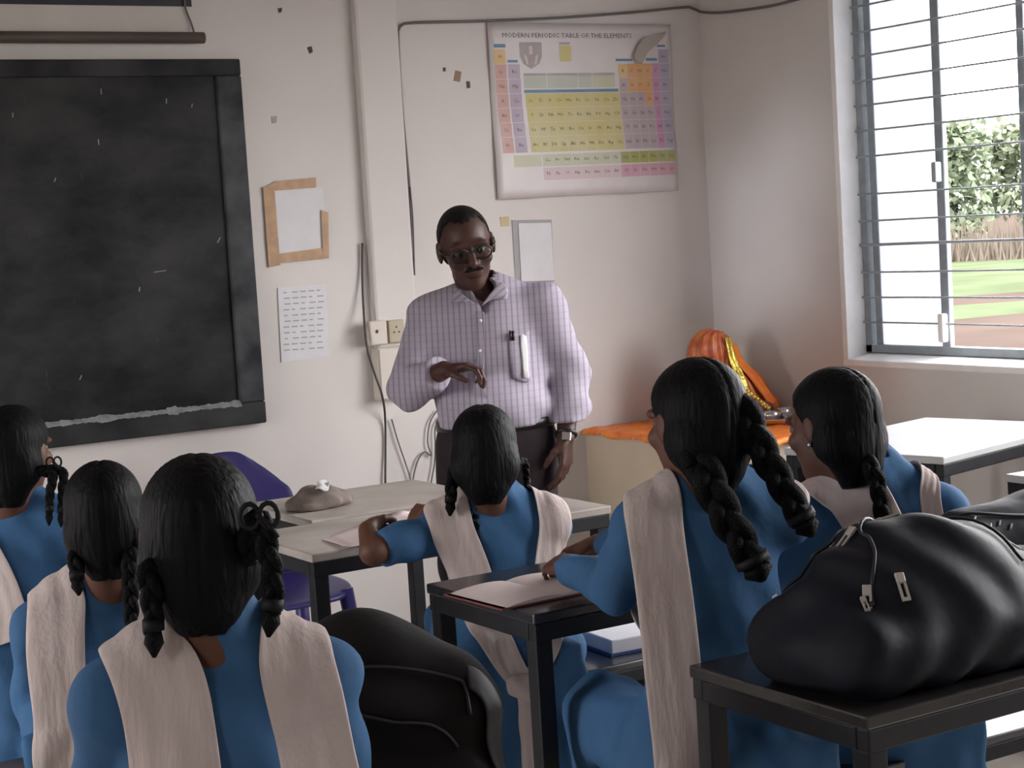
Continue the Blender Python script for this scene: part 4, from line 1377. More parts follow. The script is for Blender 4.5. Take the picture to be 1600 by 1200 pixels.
# the nearest girl, lower left, seen straight from behind
S1 = at(335, 1026, 2.30)
g1 = girl('girl in blue kurta nearest the camera, centre parting, cream bands on both shoulders', S1, at(312, 838, 2.29), S1[:2] + V(-0.02, -0.03), R_(21), (R_(21), R_(6), R_(2)), 0.98,
          (None, None),
          [(['R', at(402, 812, 2.19), at(418, 860, 2.18), at(428, 915, 2.18), at(424, 958, 2.18)], 0.0165, 0.012),
           (['L', at(232, 890, 2.20), at(238, 940, 2.20), at(240, 990, 2.20)], 0.0165, 0.012)],
          [(-1, [at(232, 1012, 2.24), at(246, 1080, 2.20), at(256, 1160, 2.18), at(262, 1260, 2.17), at(266, 1340, 2.18)], (0.10, 0.10, 0.10, 0.105, 0.115, 0.118, 0.12)),
           (1, [at(460, 1000, 2.26), at(474, 1060, 2.21), at(492, 1140, 2.19), at(508, 1230, 2.17), at(520, 1320, 2.18)], (0.10, 0.10, 0.10, 0.10, 0.10, 0.098, 0.10))],
          SZ, ribbons=[(at(405, 806, 2.17), 0.026, IR)], shw=0.138, earring=None, hs=0.88)

# second from the left
S2 = at(165, 932, 3.56)
g2 = girl('girl second from the left edge, wide cream band down her left side', S2, at(163, 806, 3.52), S2[:2] + V(-0.0, 0.05), R_(19), (R_(19), R_(8), R_(0)), 0.95,
          (None, None),
          [(['L', at(118, 872, 3.44), at(121, 908, 3.42)], 0.017, 0.013),
           (['R', at(203, 890, 3.42), at(205, 950, 3.40), at(206, 1000, 3.39)], 0.017, 0.013)],
          [(-1, [at(88, 925, 3.46), at(84, 1000, 3.42), at(84, 1080, 3.41), at(88, 1170, 3.40), at(92, 1240, 3.40)], (0.115, 0.115, 0.12, 0.12, 0.115, 0.10, 0.09)),
           (1, [at(250, 945, 3.46), at(250, 1040, 3.42), at(245, 1140, 3.41)], 0.11)],
          SZ, shw=0.142)

# at the left edge
S3 = at(16, 800, 4.30)
g3 = girl('girl in blue kurta cut off by the left edge of the picture, head turned right', S3, at(26, 706, 4.26), S3[:2] + V(0, 0.03), R_(34), (R_(48), R_(4), R_(0)), 0.98,
          (None, None),
          [(['R', at(80, 740, 4.20), at(78, 770, 4.18), at(77, 802, 4.17)], 0.013, 0.009), (['R', at(95, 735, 4.21), at(97, 768, 4.19), at(96, 804, 4.18)], 0.013, 0.009)],
          [(-1, [at(-60, 815, 4.24), at(-30, 880, 4.20), at(2, 960, 4.18), at(10, 1010, 4.18)], 0.10)],
          SZ, shw=0.150, ribbons=[(at(84, 722, 4.2), 0.02, IR)])

# writing girl in the middle
S4 = at(770, 797, 4.10)
eL = atz(583, 862, 0.785) + V(0, 0.0, 0.0)
wL4 = atz(574, 828, 0.825); fL4 = atz(622, 812, 0.80)
eR = atz(742, 826, 0.80)
wR4 = atz(668, 806, 0.795)
g4 = girl('girl in blue kurta writing at the grey desk with bare forearms, knotted cream cloth behind', S4, at(757, 706, 4.06), S4[:2] + V(0.0, -0.03), R_(26), (R_(31), R_(12), R_(0)), 0.93,
          ((eL, wL4, (fL4 - wL4, V(0.1, 0.2, -1), V(-0.2, -0.6, 0.5)), (0.6, 0.9, 0.6)),
           (eR, wR4, (atz(622, 800, 0.79) - wR4, V(0, 0, -1), V(0.3, -0.7, 0.3)), (0.4, 0.6, 0.5))),
          [(['L', at(714, 730, 4.02), at(706, 760, 4.02), at(704, 786, 4.02)], 0.018, 0.012), (['R', at(818, 720, 4.1), at(822, 742, 4.12), at(824, 760, 4.13)], 0.010, 0.008)],
          [(-1, [at(700, 800, 4.05), at(716, 850, 3.99), at(738, 920, 3.96), at(765, 985, 3.95), at(800, 1045, 3.93), at(818, 1072, 3.92)], (0.10, 0.10, 0.105, 0.11, 0.105, 0.10, 0.09, 0.07, 0.05)),
           (1, [at(850, 782, 4.12), at(868, 830, 4.06), at(874, 890, 4.02), at(868, 960, 3.98), at(848, 1030, 3.95), at(826, 1072, 3.92)], (0.07, 0.07, 0.07, 0.07, 0.075, 0.08, 0.075, 0.06, 0.05))],
          SZ, shw=0.140, earring=1, sleeve=0.86, tail=0.26)
# the knot and hanging tail of her cloth
k4 = at(822, 1076, 3.90)
kn = [ell(k4, V(0.030, 0.024, 0.030), 0.01), ell(k4 + IR * -0.024 + UP * 0.008, V(0.022, 0.02, 0.026), 0.01), ell(k4 + IR * 0.016 - UP * 0.012, V(0.020, 0.02, 0.03), 0.01)]
lo, hi = bounds(kn, 0.02)
implicit('dupatta_knot', lambda P: union(kn)(P) + 0.002 * np.sin(P[:, 0] * 160 + P[:, 2] * 110), lo, hi, 0.005, M['cream'], g4['root'])
tl = [cone(k4 - UP * 0.01, at(836, 1130, 3.90), 0.022, 0.032, 0.02, IF, 1.7), cone(at(836, 1130, 3.90), at(850, 1270, 3.89), 0.033, 0.044, 0.02, IF, 1.9)]
lo, hi = bounds(tl, 0.02)
implicit('dupatta_tail', lambda P: union(tl)(P) + 0.004 * np.sin(((P - k4) @ IR) * 150), lo, hi, 0.006, M['cream'], g4['root'])

# tall girl with two long plaits at the right
S5 = at(1110, 782, 3.15)
wL5 = atz(884, 884, 0.805)
g5 = girl('girl in blue kurta with two long thick plaits, hands on the open notebook', S5, at(1086, 660, 3.12), V(S5[0] + 0.01, S5[1] + 0.03), R_(16), (R_(2), R_(8), R_(3)), 0.98,
          ((at(966, 915, 3.22), wL5, (atz(852, 878, 0.79) - wL5, V(0.2, 0.2, -1), V(0.6, 0.3, 0.2)), (0.3, 0.5, 0.4)),
           (at(1040, 860, 3.50), atz(935, 850, 0.82), (atz(893, 868, 0.80) - atz(935, 850, 0.82), V(-0.2, -0.3, -1), V(-0.4, -0.6, 0.5)), (0.5, 0.7, 0.5))),
          [([at(1084, 694, 3.075), at(1100, 735, 3.02), at(1128, 795, 3.0), at(1158, 845, 3.0), at(1180, 884, 3.0)], 0.030, 0.027),
           ([at(1158, 625, 3.06), at(1172, 665, 3.05), at(1198, 715, 3.04), at(1228, 768, 3.04), at(1256, 815, 3.04)], 0.027, 0.023)],
          [(-1, [at(1020, 770, 3.06), at(1034, 850, 3.02), at(1042, 950, 3.0), at(1052, 1060, 2.99), at(1062, 1160, 2.985), at(1070, 1270, 2.985)], (0.10, 0.10, 0.10, 0.10, 0.10, 0.098, 0.098, 0.095, 0.095)),
           (1, [at(1246, 756, 3.18), at(1252, 775, 3.14)], 0.05)],
          SZ, shw=0.142, sleeve=1.85, knee_turn=R_(0), tail=0.30, hipw=1.0)

# girl by the window table
S6 = at(1362, 775, 3.42)
g6 = girl('girl in blue kurta by the window table, face turned left, cream cloth crossing her back', S6, at(1300, 665, 3.40), V(S6[0] + 0.05, S6[1] + 0.05), R_(30), (R_(-8), R_(12), R_(4)), 0.95,
          (None, None),
          [(['R', at(1352, 715, 3.32), at(1368, 745, 3.30), at(1376, 790, 3.29), at(1382, 830, 3.28)], 0.018, 0.014)],
          [(-1, [at(1300, 748, 3.36), at(1335, 778, 3.31), at(1368, 822, 3.28), at(1390, 880, 3.27)], (0.085, 0.09, 0.10, 0.115, 0.115, 0.11)),
           (1, [at(1428, 742, 3.43), at(1446, 772, 3.40), at(1458, 810, 3.38), at(1462, 850, 3.37)], 0.045)],
          SZ, shw=0.145, earring=-1)
# ------------------------------------------------------------------ the man at the front
TD = 5.55
TF = V(-_fw[0], -_fw[1], 0); TF /= np.linalg.norm(TF)      # he faces the class
TR = V(-_r0[0], -_r0[1], 0)                                # his right hand side
man = empty('person', tuple(atz(768, 1100, 0.0)[:2]) + (0.0,), 'man standing in a striped shirt and spectacles, talking to the class beside the wall', 'person')
Hc = at(728, 386, TD - 0.10)
hyaw = math.atan2(TF[0], TF[1]) - R_(10)
HR = rotm(hyaw, R_(14), R_(9))
ts = 1.06
hp, h = head_prims(Hc, HR, ts)
SR, SL_ = at(672, 498, TD + 0.02), at(846, 480, TD)
SM = (SR + SL_) / 2
ER, WRr = at(640, 606, TD - 0.06), at(694, 578, TD - 0.25)
EL, WL = at(890, 588, TD + 0.04), at(884, 684, TD - 0.06)
PEL = at(776, 690, TD + 0.02)
CH = at(760, 545, TD)
BE = at(770, 628, TD - 0.02)
base = man.location
foot_z = 0.0
KR, KL = at(732, 880, TD), at(830, 876, TD)
AR_, AL2 = V(KR[0], KR[1], 0.09) + TR * 0.02, V(KL[0], KL[1], 0.09) - TR * 0.02
nape = h(0, -0.034, -0.085)
body = [cone(PEL, CH, 0.145, 0.15, 0.03, TF, 1.5), cone(SR, SL_, 0.055, 0.055, 0.04), cone(SM - UP * 0.01 - TF * 0.01, nape, 0.058, 0.054, 0.03),
        cone(SR, ER, 0.050, 0.040, 0.02), cone(ER, WRr, 0.040, 0.028, 0.02), cone(SL_, EL, 0.050, 0.040, 0.02), cone(EL, WL, 0.040, 0.028, 0.02),
        cone(PEL + TR * 0.09, KR, 0.085, 0.058, 0.03), cone(PEL - TR * 0.09, KL, 0.085, 0.058, 0.03), cone(KR, AR_, 0.055, 0.04, 0.02), cone(KL, AL2, 0.055, 0.04, 0.02)]
body += hand_prims(WRr, at(745, 572, TD - 0.29) - WRr, V(0, 0, -1.0) - TF * 0.3, TF * 0.9 - TR * 0.1 + UP * 0.1, 0.98, (0.45, 0.7, 0.5))
body += hand_prims(WL, at(880, 770, TD - 0.07) - WL, -TF * 0.3 + TR * 0.9, TF * 0.8 + TR * 0.4, 1.0, (0.25, 0.35, 0.3))
body += hp
lo, hi = bounds(body, 0.02)
lo[2] = max(lo[2], 0.03)
implicit('body', union(body), lo, hi, 0.0052, M['skin_t'], man)
eyes(Hc, HR, ts, man, h)
# shirt
M['shirt'] = stripe_shirt(tuple(TR))
M['shirt_collar'] = stripe_shirt(tuple(TR * 0.6 + UP * 0.8))
cuffR = ER + (WRr - ER) * 0.84; cuffL = EL + (WL - EL) * 0.86
sh = [cone(at(762, 520, TD), at(770, 640, TD - 0.01), 0.168, 0.182, 0.03, TF, 1.42), cone(SR, SL_, 0.056, 0.056, 0.06),
      cone(SR + UP * 0.008, SM + UP * 0.065, 0.048, 0.064, 0.04), cone(SL_ + UP * 0.008, SM + UP * 0.065, 0.048, 0.064, 0.04), ell(BE + TF * 0.03, V(0.165, 0.13, 0.085), 0.05),
      cone(SR, ER, 0.072, 0.064, 0.04), cone(ER, cuffR, 0.062, 0.052, 0.03), cone(SL_, EL, 0.074, 0.066, 0.04), cone(EL, cuffL, 0.064, 0.050, 0.03),
      ell(at(896, 640, TD), V(0.055, 0.055, 0.03), 0.03)]
shb = union(sh)


def shf(P):
    Q = P - SM
    u = Q @ TR; z = Q[:, 2]; v_ = Q @ TF
    return shb(P) + 0.0035 * np.sin(z * 40 + 16 * np.abs(u) + 2 * np.sin(u * 22)) * np.clip(-z * 3 + 0.1, 0.2, 1) + 0.003 * np.sin(u * 36 - z * 22 + 2 * np.sin(z * 17)) + 0.002 * np.sin(z * 75 + u * 33)


neckhole = cone(SM + UP * 0.075, nape, 0.060, 0.058)
vhole = cone(SM + UP * 0.075 + TF * 0.075, SM + UP * 0.01 + TF * 0.115, 0.036, 0.008)


def shcut(P):
    d = shf(P)
    for c_, n__, rad in ((cuffR, unit(WRr - ER), 0.09), (cuffL, unit(WL - EL), 0.085)):
        Q = P - c_
        d = np.maximum(d, -np.maximum(-(Q @ n__), np.linalg.norm(Q, axis=1) - rad))
    d = np.maximum(d, (at(770, 664, TD)[2] + 0.0 - P[:, 2]))
    a, _ = ev(neckhole, P); b_, _ = ev(vhole, P)
    return np.maximum(np.maximum(d, -a), -b_)


lo, hi = bounds(sh, 0.02)
implicit('shirt', shcut, lo, hi, 0.0075, M['shirt'], man)


def flap(name, grid, m, parent, off=0.010, thick=0.003, sdf=None, n=8):
    """grid of photo points (rows) draped on the shirt"""
    rows_ = [spline([at(px, py, TD - 0.12) for px, py in r], n) for r in grid]
    cols = [spline([r[i] for r in rows_], n) for i in range(n)]
    P = np.array(cols).reshape(-1, 3)
    Q = snap(sdf or shf, P, off, 0.30, 14)
    fs = [(i * n + j, i * n + j + 1, (i + 1) * n + j + 1, (i + 1) * n + j) for i in range(n - 1) for j in range(n - 1)]
    return MB().add(Q, fs).build(name, m, parent, smooth=True, solid=thick)


flap('collar', [[(772, 424), (776, 440), (752, 478)], [(782, 424), (790, 446), (772, 466)], [(786, 426), (798, 448), (793, 466)]], M['shirt_collar'], man, 0.020)
flap('collar', [[(712, 440), (722, 456), (748, 480)], [(706, 446), (712, 460), (728, 470)], [(702, 452), (703, 462), (700, 468)]], M['shirt_collar'], man, 0.020)
flap('placket', [[(744, 486), (746, 540), (744, 600), (744, 650)], [(750, 486), (752, 540), (750, 600), (750, 650)], [(756, 486), (758, 540), (756, 600), (756, 650)]], M['shirt'], man, 0.006, n=10)
for py in (500, 548, 596, 640):
    p = snap(shf, np.array([at(750, py, TD - 0.13)]), 0.011, 0.3, 14)[0]
    MB().ball(p, (0.0055, 0.0055, 0.0055), 5).build('button', M['pages'], man, smooth=True)
pk = flap('pocket', [[(796, 520), (797, 560), (800, 594)], [(815, 518), (816, 560), (818, 598)], [(834, 520), (835, 560), (834, 592)]], M['shirt'], man, 0.008)
flap('folded_paper', [[(816, 524), (817, 560), (817, 592)], [(822, 522), (823, 560), (823, 592)], [(829, 526), (829, 560), (828, 590)]], M['paper'], pk, 0.013, n=5)
for px in (798, 803):
    p = snap(shf, np.array([at(px, 516, TD - 0.13), at(px + 1, 532, TD - 0.13)]), 0.016, 0.3, 14)
    MB().tube([p[0], p[1]], 0.0045, n=7).build('pen', M['belt'], pk, smooth=True)
# trousers and belt
tr = [cone(PEL + UP * 0.06, PEL - UP * 0.02, 0.178, 0.176, 0.03, TF, 1.42), cone(PEL + TR * 0.085 - UP * 0.02, KR, 0.110, 0.088, 0.03), cone(PEL - TR * 0.085 - UP * 0.02, KL, 0.110, 0.088, 0.03),
      cone(KR, AR_ - UP * 0.02, 0.086, 0.080, 0.03), cone(KL, AL2 - UP * 0.02, 0.086, 0.080, 0.03)]
trb = union(tr)


def trf(P):
    Q = P - PEL
    d = trb(P) + 0.004 * np.sin((Q @ TR) * 40 + Q[:, 2] * 16 + 2 * np.sin(Q[:, 2] * 12)) * np.clip(-Q[:, 2] * 6, 0, 1)
    return np.maximum(np.maximum(d, Q[:, 2] - 0.085), 0.04 - P[:, 2])


lo, hi = bounds(tr, 0.02)
implicit('trousers', trf, lo, hi, 0.009, M['trouser'], man)
ring = []
for a in np.linspace(0, 2 * PI, 40, endpoint=False):
    ring.append(PEL + UP * 0.062 + TR * math.cos(a) * 0.22 + TF * math.sin(a) * 0.22)
ring = snap(trb, np.array(ring), 0.003, 0.5, 14); ring[:, 2] = PEL[2] + 0.062
mb = MB(); k = len(ring)
mb.add(list(ring - UP * 0.016) + list(ring + UP * 0.016), [(i, (i + 1) % k, k + (i + 1) % k, k + i) for i in range(k)])
mb.build('belt', M['belt'], man, smooth=True, solid=0.004)
for A in (AR_, AL2):
    f0 = [cone(V(A[0], A[1], 0.046) - TF * 0.03, V(A[0], A[1], 0.040) + TF * 0.15, 0.044, 0.040, 0.02), cone(V(A[0], A[1], 0.09), V(A[0], A[1], 0.05), 0.045, 0.046, 0.02)]
    lo, hi = bounds(f0, 0.01)
    implicit('shoe', lambda P: np.maximum(union(f0)(P), 0.002 - P[:, 2]), lo, hi, 0.008, M['belt'], man)
# hair, moustache, spectacles, watch
hc = [ell(h(0, -0.014, 0.031), V(0.0775, 0.0975, 0.0890) * ts, 0.02, HR), ell(h(0, -0.055, -0.03), V(0.066, 0.050, 0.055) * ts, 0.03, HR)]
hb = union(hc)


def mhair(P):
    L = ((P - Hc) @ HR) / ts
    line = 0.006 + 0.56 * np.clip(L[:, 2] - 0.035, -0.01, 0.2) + 0.022 * np.exp(-(L[:, 0] / 0.03) ** 2) - 0.012 * np.exp(-((np.abs(L[:, 0]) - 0.045) / 0.018) ** 2) + 0.004 * np.sin(L[:, 0] * 300)
    d = np.maximum(hb(P), (L[:, 1] - line) * ts * 0.8)
    side = np.maximum(-(L[:, 2] + 0.075), -(L[:, 2] + 0.020) - 1.2 * np.clip(-L[:, 1] - 0.03, 0, 1))
    return np.maximum(d, side * ts) + 0.0006 * np.sin(L[:, 0] * 500) * np.sin(L[:, 1] * 430 + L[:, 2] * 300)


lo, hi = bounds(hc, 0.01)
implicit('hair', mhair, lo, hi, 0.0045, M['hair_t'], man)
ms = [ell(h(0.012 * q, 0.0995, -0.041), V(0.018, 0.007, 0.006) * ts, 0.004, HR @ rotm(0, 0, 0.25 * q)) for q in (-1, 1)]
lo, hi = bounds(ms, 0.01)
implicit('moustache', union(ms), lo, hi, 0.0025, M['hair_t'], man)
gl = None
for q in (-1, 1):
    ringp = [h(q * 0.0335 + 0.027 * math.cos(a) * (1 - 0.08 * math.sin(a)), 0.1035 - 0.006 * abs(math.cos(a)), 0.004 + 0.020 * math.sin(a)) for a in np.linspace(0, 2 * PI, 24, endpoint=False)]
    if gl is None:
        gl = MB().tube(ringp, 0.0032, n=6, closed=True).build('spectacles', M['belt'], man, smooth=True)
    else:
        MB().tube(ringp, 0.0032, n=6, closed=True).build('rim', M['belt'], gl, smooth=True)
    MB().add(ringp, [tuple(range(24))]).build('lens', M['lens'], gl, solid=0.0012)
    MB().tube([h(q * 0.060, 0.098, 0.008), h(q * 0.080, 0.05, 0.010), h(q * 0.085, 0.0, 0.012), h(q * 0.083, -0.02, -0.002)], 0.0024, n=6).build('temple', M['belt'], gl, smooth=True)
MB().tube([h(-0.008, 0.104, 0.010), h(0, 0.109, 0.013), h(0.008, 0.104, 0.010)], 0.0024, n=6).build('bridge', M['belt'], gl, smooth=True)
wa = unit(WL - EL); pc_ = WL - wa * 0.012
a_ = unit(np.cross(wa, UP + 0.1)); b2 = np.cross(wa, a_)
rg = [pc_ + a_ * 0.031 * math.cos(t) + b2 * 0.031 * math.sin(t) for t in np.linspace(0, 2 * PI, 20, endpoint=False)]
wt = MB().tube(rg, 0.006, n=6, closed=True).build('wrist_watch', M['belt'], man, smooth=True)
MB().obox(pc_ + TF * 0.034, wa, unit(np.cross(wa, TF)), TF, 0.015, 0.015, 0.004).build('watch_face', M['steel'], wt, bevel=0.003)
# ------------------------------------------------------------------ bags
def bag(label, prims, disp, m, loc, res, strap_paths=(), zips=(), pulls=(), pockets=(), marks=()):
    root = empty('school_bag', loc, label, 'bag')
    f0 = union(prims)

    def f(P): return f0(P) + disp(P)
    lo, hi = bounds(prims, 0.03)
    fl = lambda P: np.maximum(f(P), loc[2] + 0.002 - P[:, 2])
    implicit('bag_body', fl, lo, hi, res, m, root)
    for nm, path, wd in strap_paths:
        band(nm, path, wd, f, 0.006, M['zip'], root, n=34, nv=5, fold=0.0006, reach=0.12, thick=0.005)
    for path in zips:
        c = snap(f, np.array(spline(path, 40)), 0.004, 0.15, 8)
        MB().tube(list(c), 0.0030, n=6).build('zip', M['zip'], root, smooth=True)
    for p, d, ln in pulls:
        q = snap(f, np.array([p]), 0.007, 0.15, 8)[0]; g = grad(f, np.array([q]))[0]
        d = unit(d - g * (d @ g)); s = np.cross(g, d)
        pu = MB().obox(q, d, s, g, ln * 0.22, ln * 0.20, 0.003).build('zip_slider', M['zip_pull'], root, bevel=0.001)
        mb = MB()
        for k in (-1, 1): mb.obox(q + d * ln * 0.6 + s * k * ln * 0.14, d, s, g, ln * 0.42, ln * 0.055, 0.0016)
        mb.obox(q + d * ln * 1.0, d, s, g, ln * 0.08, ln * 0.19, 0.0018)
        mb.obox(q + d * ln * 0.2, d, s, g, ln * 0.06, ln * 0.19, 0.0018)
        mb.build('pull_tab', M['zip_pull'], pu)
    for path in marks:
        c = snap(f, np.array(path), 0.002, 0.15, 8)
        MB().tube(list(c), 0.0018, n=5).build('stitch_and_glint', M['white_mark'], root)
    return root, f


# black backpack standing on the bench beside the nearest girl
bz = SZ
c1 = at(600, 1075, 2.76); c1[2] = bz + 0.225
ax = np.stack([IR, IF, UP], 1)
lean = rotm(YAW - R_(6), 0.06, R_(5))
pr1 = [rbox(c1 + V(0, 0, -0.02), V(0.175, 0.115, 0.205), 0.09, 0.03, lean), ell(c1 + IR * -0.035 + UP * 0.12, V(0.125, 0.10, 0.135), 0.06, lean),
       rbox(c1 - IF * 0.105 + UP * -0.075 + IR * 0.02, V(0.135, 0.045, 0.125), 0.045, 0.025, lean)]
bag('black fabric backpack standing on the bench beside the nearest girl', pr1,
    lambda P: 0.006 * np.sin(((P - c1) @ IR) * 26 + (P[:, 2]) * 30) * np.sin(P[:, 2] * 17 + 1) + 0.004 * np.sin(P[:, 2] * 70 + ((P - c1) @ IR) * 12),
    M['bag_black'], (c1[0], c1[1], bz), 0.009,
    zips=[[at(470, 1075, 2.58), at(540, 1040, 2.57), at(640, 1025, 2.58), at(730, 1050, 2.6), at(755, 1110, 2.62)],
          [at(465, 1150, 2.55), at(560, 1120, 2.53), at(680, 1115, 2.54), at(745, 1150, 2.56)]],
    strap_paths=[('strap', [at(745, 1040, 2.66), at(765, 1080, 2.70), at(770, 1140, 2.70), at(768, 1220, 2.70)], 0.04)],
    pulls=[])

# large navy bag lying on the near right desk
dz = DZ
def dk(x, y, z): return V(x, y, z)
b2 = [rbox(dk(2.10, 2.065, dz + 0.062), V(0.345, 0.140, 0.066), 0.062, 0.05), ell(dk(2.01, 2.075, dz + 0.135), V(0.21, 0.13, 0.108), 0.06),
      ell(dk(2.30, 2.06, dz + 0.068), V(0.17, 0.12, 0.070), 0.05), ell(dk(1.84, 2.08, dz + 0.055), V(0.100, 0.14, 0.062), 0.04),
      rbox(dk(2.15, 1.965, dz + 0.055), V(0.22, 0.045, 0.055), 0.043, 0.03)]
bg2 = [atz(1372, 806, dz + 0.26), atz(1366, 850, dz + 0.22)]
bag('big navy-black bag lying with its zips up on the near right desk', b2,
    lambda P: 0.007 * np.sin(P[:, 0] * 24 + P[:, 1] * 31) * np.sin(P[:, 2] * 28 + P[:, 0] * 9) + 0.004 * np.sin(P[:, 0] * 60 + 3 * np.sin(P[:, 2] * 20)),
    M['bag_navy'], (2.12, 2.065, dz), 0.009,
    zips=[[at(1190, 905, 2.8), at(1260, 835, 2.85), at(1370, 828, 2.9), at(1480, 850, 2.9), at(1580, 890, 2.9)],
          [at(1345, 1020, 2.7), at(1362, 940, 2.75), at(1362, 870, 2.8), at(1368, 826, 2.88)]],
    pulls=[(at(1345, 822, 2.9), IR, 0.038), (at(1372, 832, 2.88), IR * 0.9 - UP * 0.1, 0.038), (at(1350, 835, 2.88), IR * 0.8 - UP * 0.5, 0.038),
           (at(1354, 876, 2.82), -UP - IR * 0.05, 0.036), (at(1359, 925, 2.78), -UP, 0.036), (at(1378, 924, 2.78), -UP, 0.036), (at(1336, 996, 2.72), -UP, 0.022)],
    marks=[[at(1178, 886, 2.85), at(1186, 878, 2.85)], [at(1253, 822, 2.9), at(1260, 816, 2.9)],
           [at(1556, 838, 2.95), at(1572, 846, 2.95)], [at(1575, 843, 2.95), at(1598, 852, 2.95)]])  # these white strips paint the glint along the bag's top

# smaller dark bag behind it
c3 = V(2.52, 2.295, dz + 0.092)
b3 = [rbox(c3, V(0.225, 0.060, 0.090), 0.055, 0.03), ell(c3 + V(0.02, 0, 0.02), V(0.20, 0.058, 0.080), 0.03)]
bag('smaller dark shiny bag with pale stitches standing behind the big navy bag', b3,
    lambda P: 0.005 * np.sin(P[:, 0] * 32 + P[:, 1] * 21) * np.sin(P[:, 2] * 40 + 1),
    M['bag_navy'], (c3[0], c3[1], dz), 0.009,
    zips=[[at(1462, 830, 3.2), at(1500, 812, 3.2), at(1560, 808, 3.22), at(1620, 812, 3.26)]],
    marks=[[at(1468 + 24 * k, 828 - 2 * k + (k % 2) * 8, 3.2), at(1473 + 24 * k, 818 - 2 * k + (k % 2) * 8, 3.2)] for k in range(6)])


# ------------------------------------------------------------------ books and papers
def book(name, label, cat, cen, ang, w_, l_, th, z, cover, pages, open_=False, red=None):
    root = empty(name, (cen[0], cen[1], z), label, cat)
    ca, sa = math.cos(ang), math.sin(ang)
    a = V(ca, sa, 0); b = V(-sa, ca, 0); c = V(cen[0], cen[1], z)
    if not open_:
        MB().obox(c + UP * 0.002, a, b, UP, w_ / 2, l_ / 2, 0.002).build('back_cover', cover, root)
        MB().obox(c + UP * (0.004 + th / 2), a, b, UP, w_ / 2 - 0.004, l_ / 2 - 0.004, th / 2).build('page_block', pages, root, bevel=0.004)
    else:
        MB().obox(c + UP * 0.0015, a, b, UP, w_ / 2, l_ / 2, 0.0015).build('cover', cover, root)
        for q in (-1, 1):
            nx = 14; vs = []
            for i in range(nx + 1):
                u = i / nx
                hh = 0.003 + th * math.sin(min(1, u * 1.05 + 0.04) * PI) ** 0.6 * (1 - 0.55 * u)
                for j in (-1, 1):
                    vs.append(c + a * q * u * (w_ / 2 - 0.004) + b * j * (l_ / 2 - 0.004) + UP * hh)
            k = len(vs)
            for i in range(nx + 1):
                for j in (-1, 1): vs.append(c + a * q * (i / nx) * (w_ / 2 - 0.004) + b * j * (l_ / 2 - 0.004) + UP * 0.003)
            fs = []
            for i in range(nx):
                fs += [(2 * i, 2 * i + 2, 2 * i + 3, 2 * i + 1), (k + 2 * i, 2 * i, 2 * i + 2, k + 2 * i + 2), (k + 2 * i + 1, k + 2 * i + 3, 2 * i + 3, 2 * i + 1)]
            fs.append((2 * nx, 2 * nx + 1, k + 2 * nx + 1, k + 2 * nx))
            MB().add(vs, fs).build('page_block', pages, root, smooth=False)
    return root


p0 = [atz(x, y, DZ + 0.012) for x, y in ((722, 915), (880, 948), (905, 935), (830, 890))]
book('notebook', 'open notebook with pinkish pages and dark red cover on the dark desk', 'notebook', atz(835, 921, DZ + 0.003), R_(3), 0.31, 0.215, 0.010, DZ + 0.001, M['book_red'], M['pink_paper'], open_=True)
pb = empty('loose_paper', tuple(atz(575, 838, DZ + 0.002)), 'pinkish exercise sheet under the writing girl\'s forearms on the grey desk', 'paper')
pp = [atz(505, 842, DZ + 0.004), atz(560, 864, DZ + 0.004), atz(690, 815, DZ + 0.004), atz(628, 797, DZ + 0.004)]
mb = MB(); vs = []
for j in range(7):
    for i in range(9):
        a = pp[0] + (pp[3] - pp[0]) * i / 8; b = pp[1] + (pp[2] - pp[1]) * i / 8
        q = a + (b - a) * j / 6 + UP * 0.004 * math.sin(i * 0.8 + j * 0.5) ** 2
        q[1] = max(q[1], 3.80)
        vs.append(q)
mb.add(vs, [(j * 9 + i, j * 9 + i + 1, (j + 1) * 9 + i + 1, (j + 1) * 9 + i) for j in range(6) for i in range(8)])
mb.build('sheet', M['pink_paper'], pb, smooth=True, solid=0.002)
book('thick_book', 'thick white-paged book with a blue cover lying on the black bench', 'book', (2.535, 3.598), R_(-4), 0.30, 0.235, 0.036, SZ + 0.001, M['book_blue'], M['pages'])

# cloth bundle on the grey table
bc = atz(500, 792, DZ)
bp_ = [ell(bc + V(0, 0, 0.018), V(0.085, 0.068, 0.030), 0.03), ell(bc + V(0.0, 0.01, 0.032), V(0.048, 0.045, 0.024), 0.03), ell(bc + V(0.065, 0.03, 0.010), V(0.05, 0.04, 0.016), 0.03), ell(bc + V(-0.06, -0.02, 0.010), V(0.045, 0.045, 0.017), 0.03)]
br = empty('cloth_bundle', tuple(bc), 'crumpled grey-brown cloth bundle on the table below the chalkboard', 'cloth')
bf_ = union(bp_)
lo, hi = bounds(bp_, 0.02)
implicit('cloth', lambda P: np.maximum(bf_(P) + 0.006 * np.sin(P[:, 0] * 60 + 4 * np.sin(P[:, 1] * 40)) * np.sin(P[:, 2] * 70 + P[:, 1] * 50), DZ + 0.001 - P[:, 2]), lo, hi, 0.006, M['bundle'], br)
band('white_scrap', [bc + V(-0.015, -0.05, 0.05), bc + V(0.0, -0.03, 0.06), bc + V(0.02, 0.0, 0.068)], 0.035, bf_, 0.008, M['paper'], br, n=14, nv=5, fold=0.004)

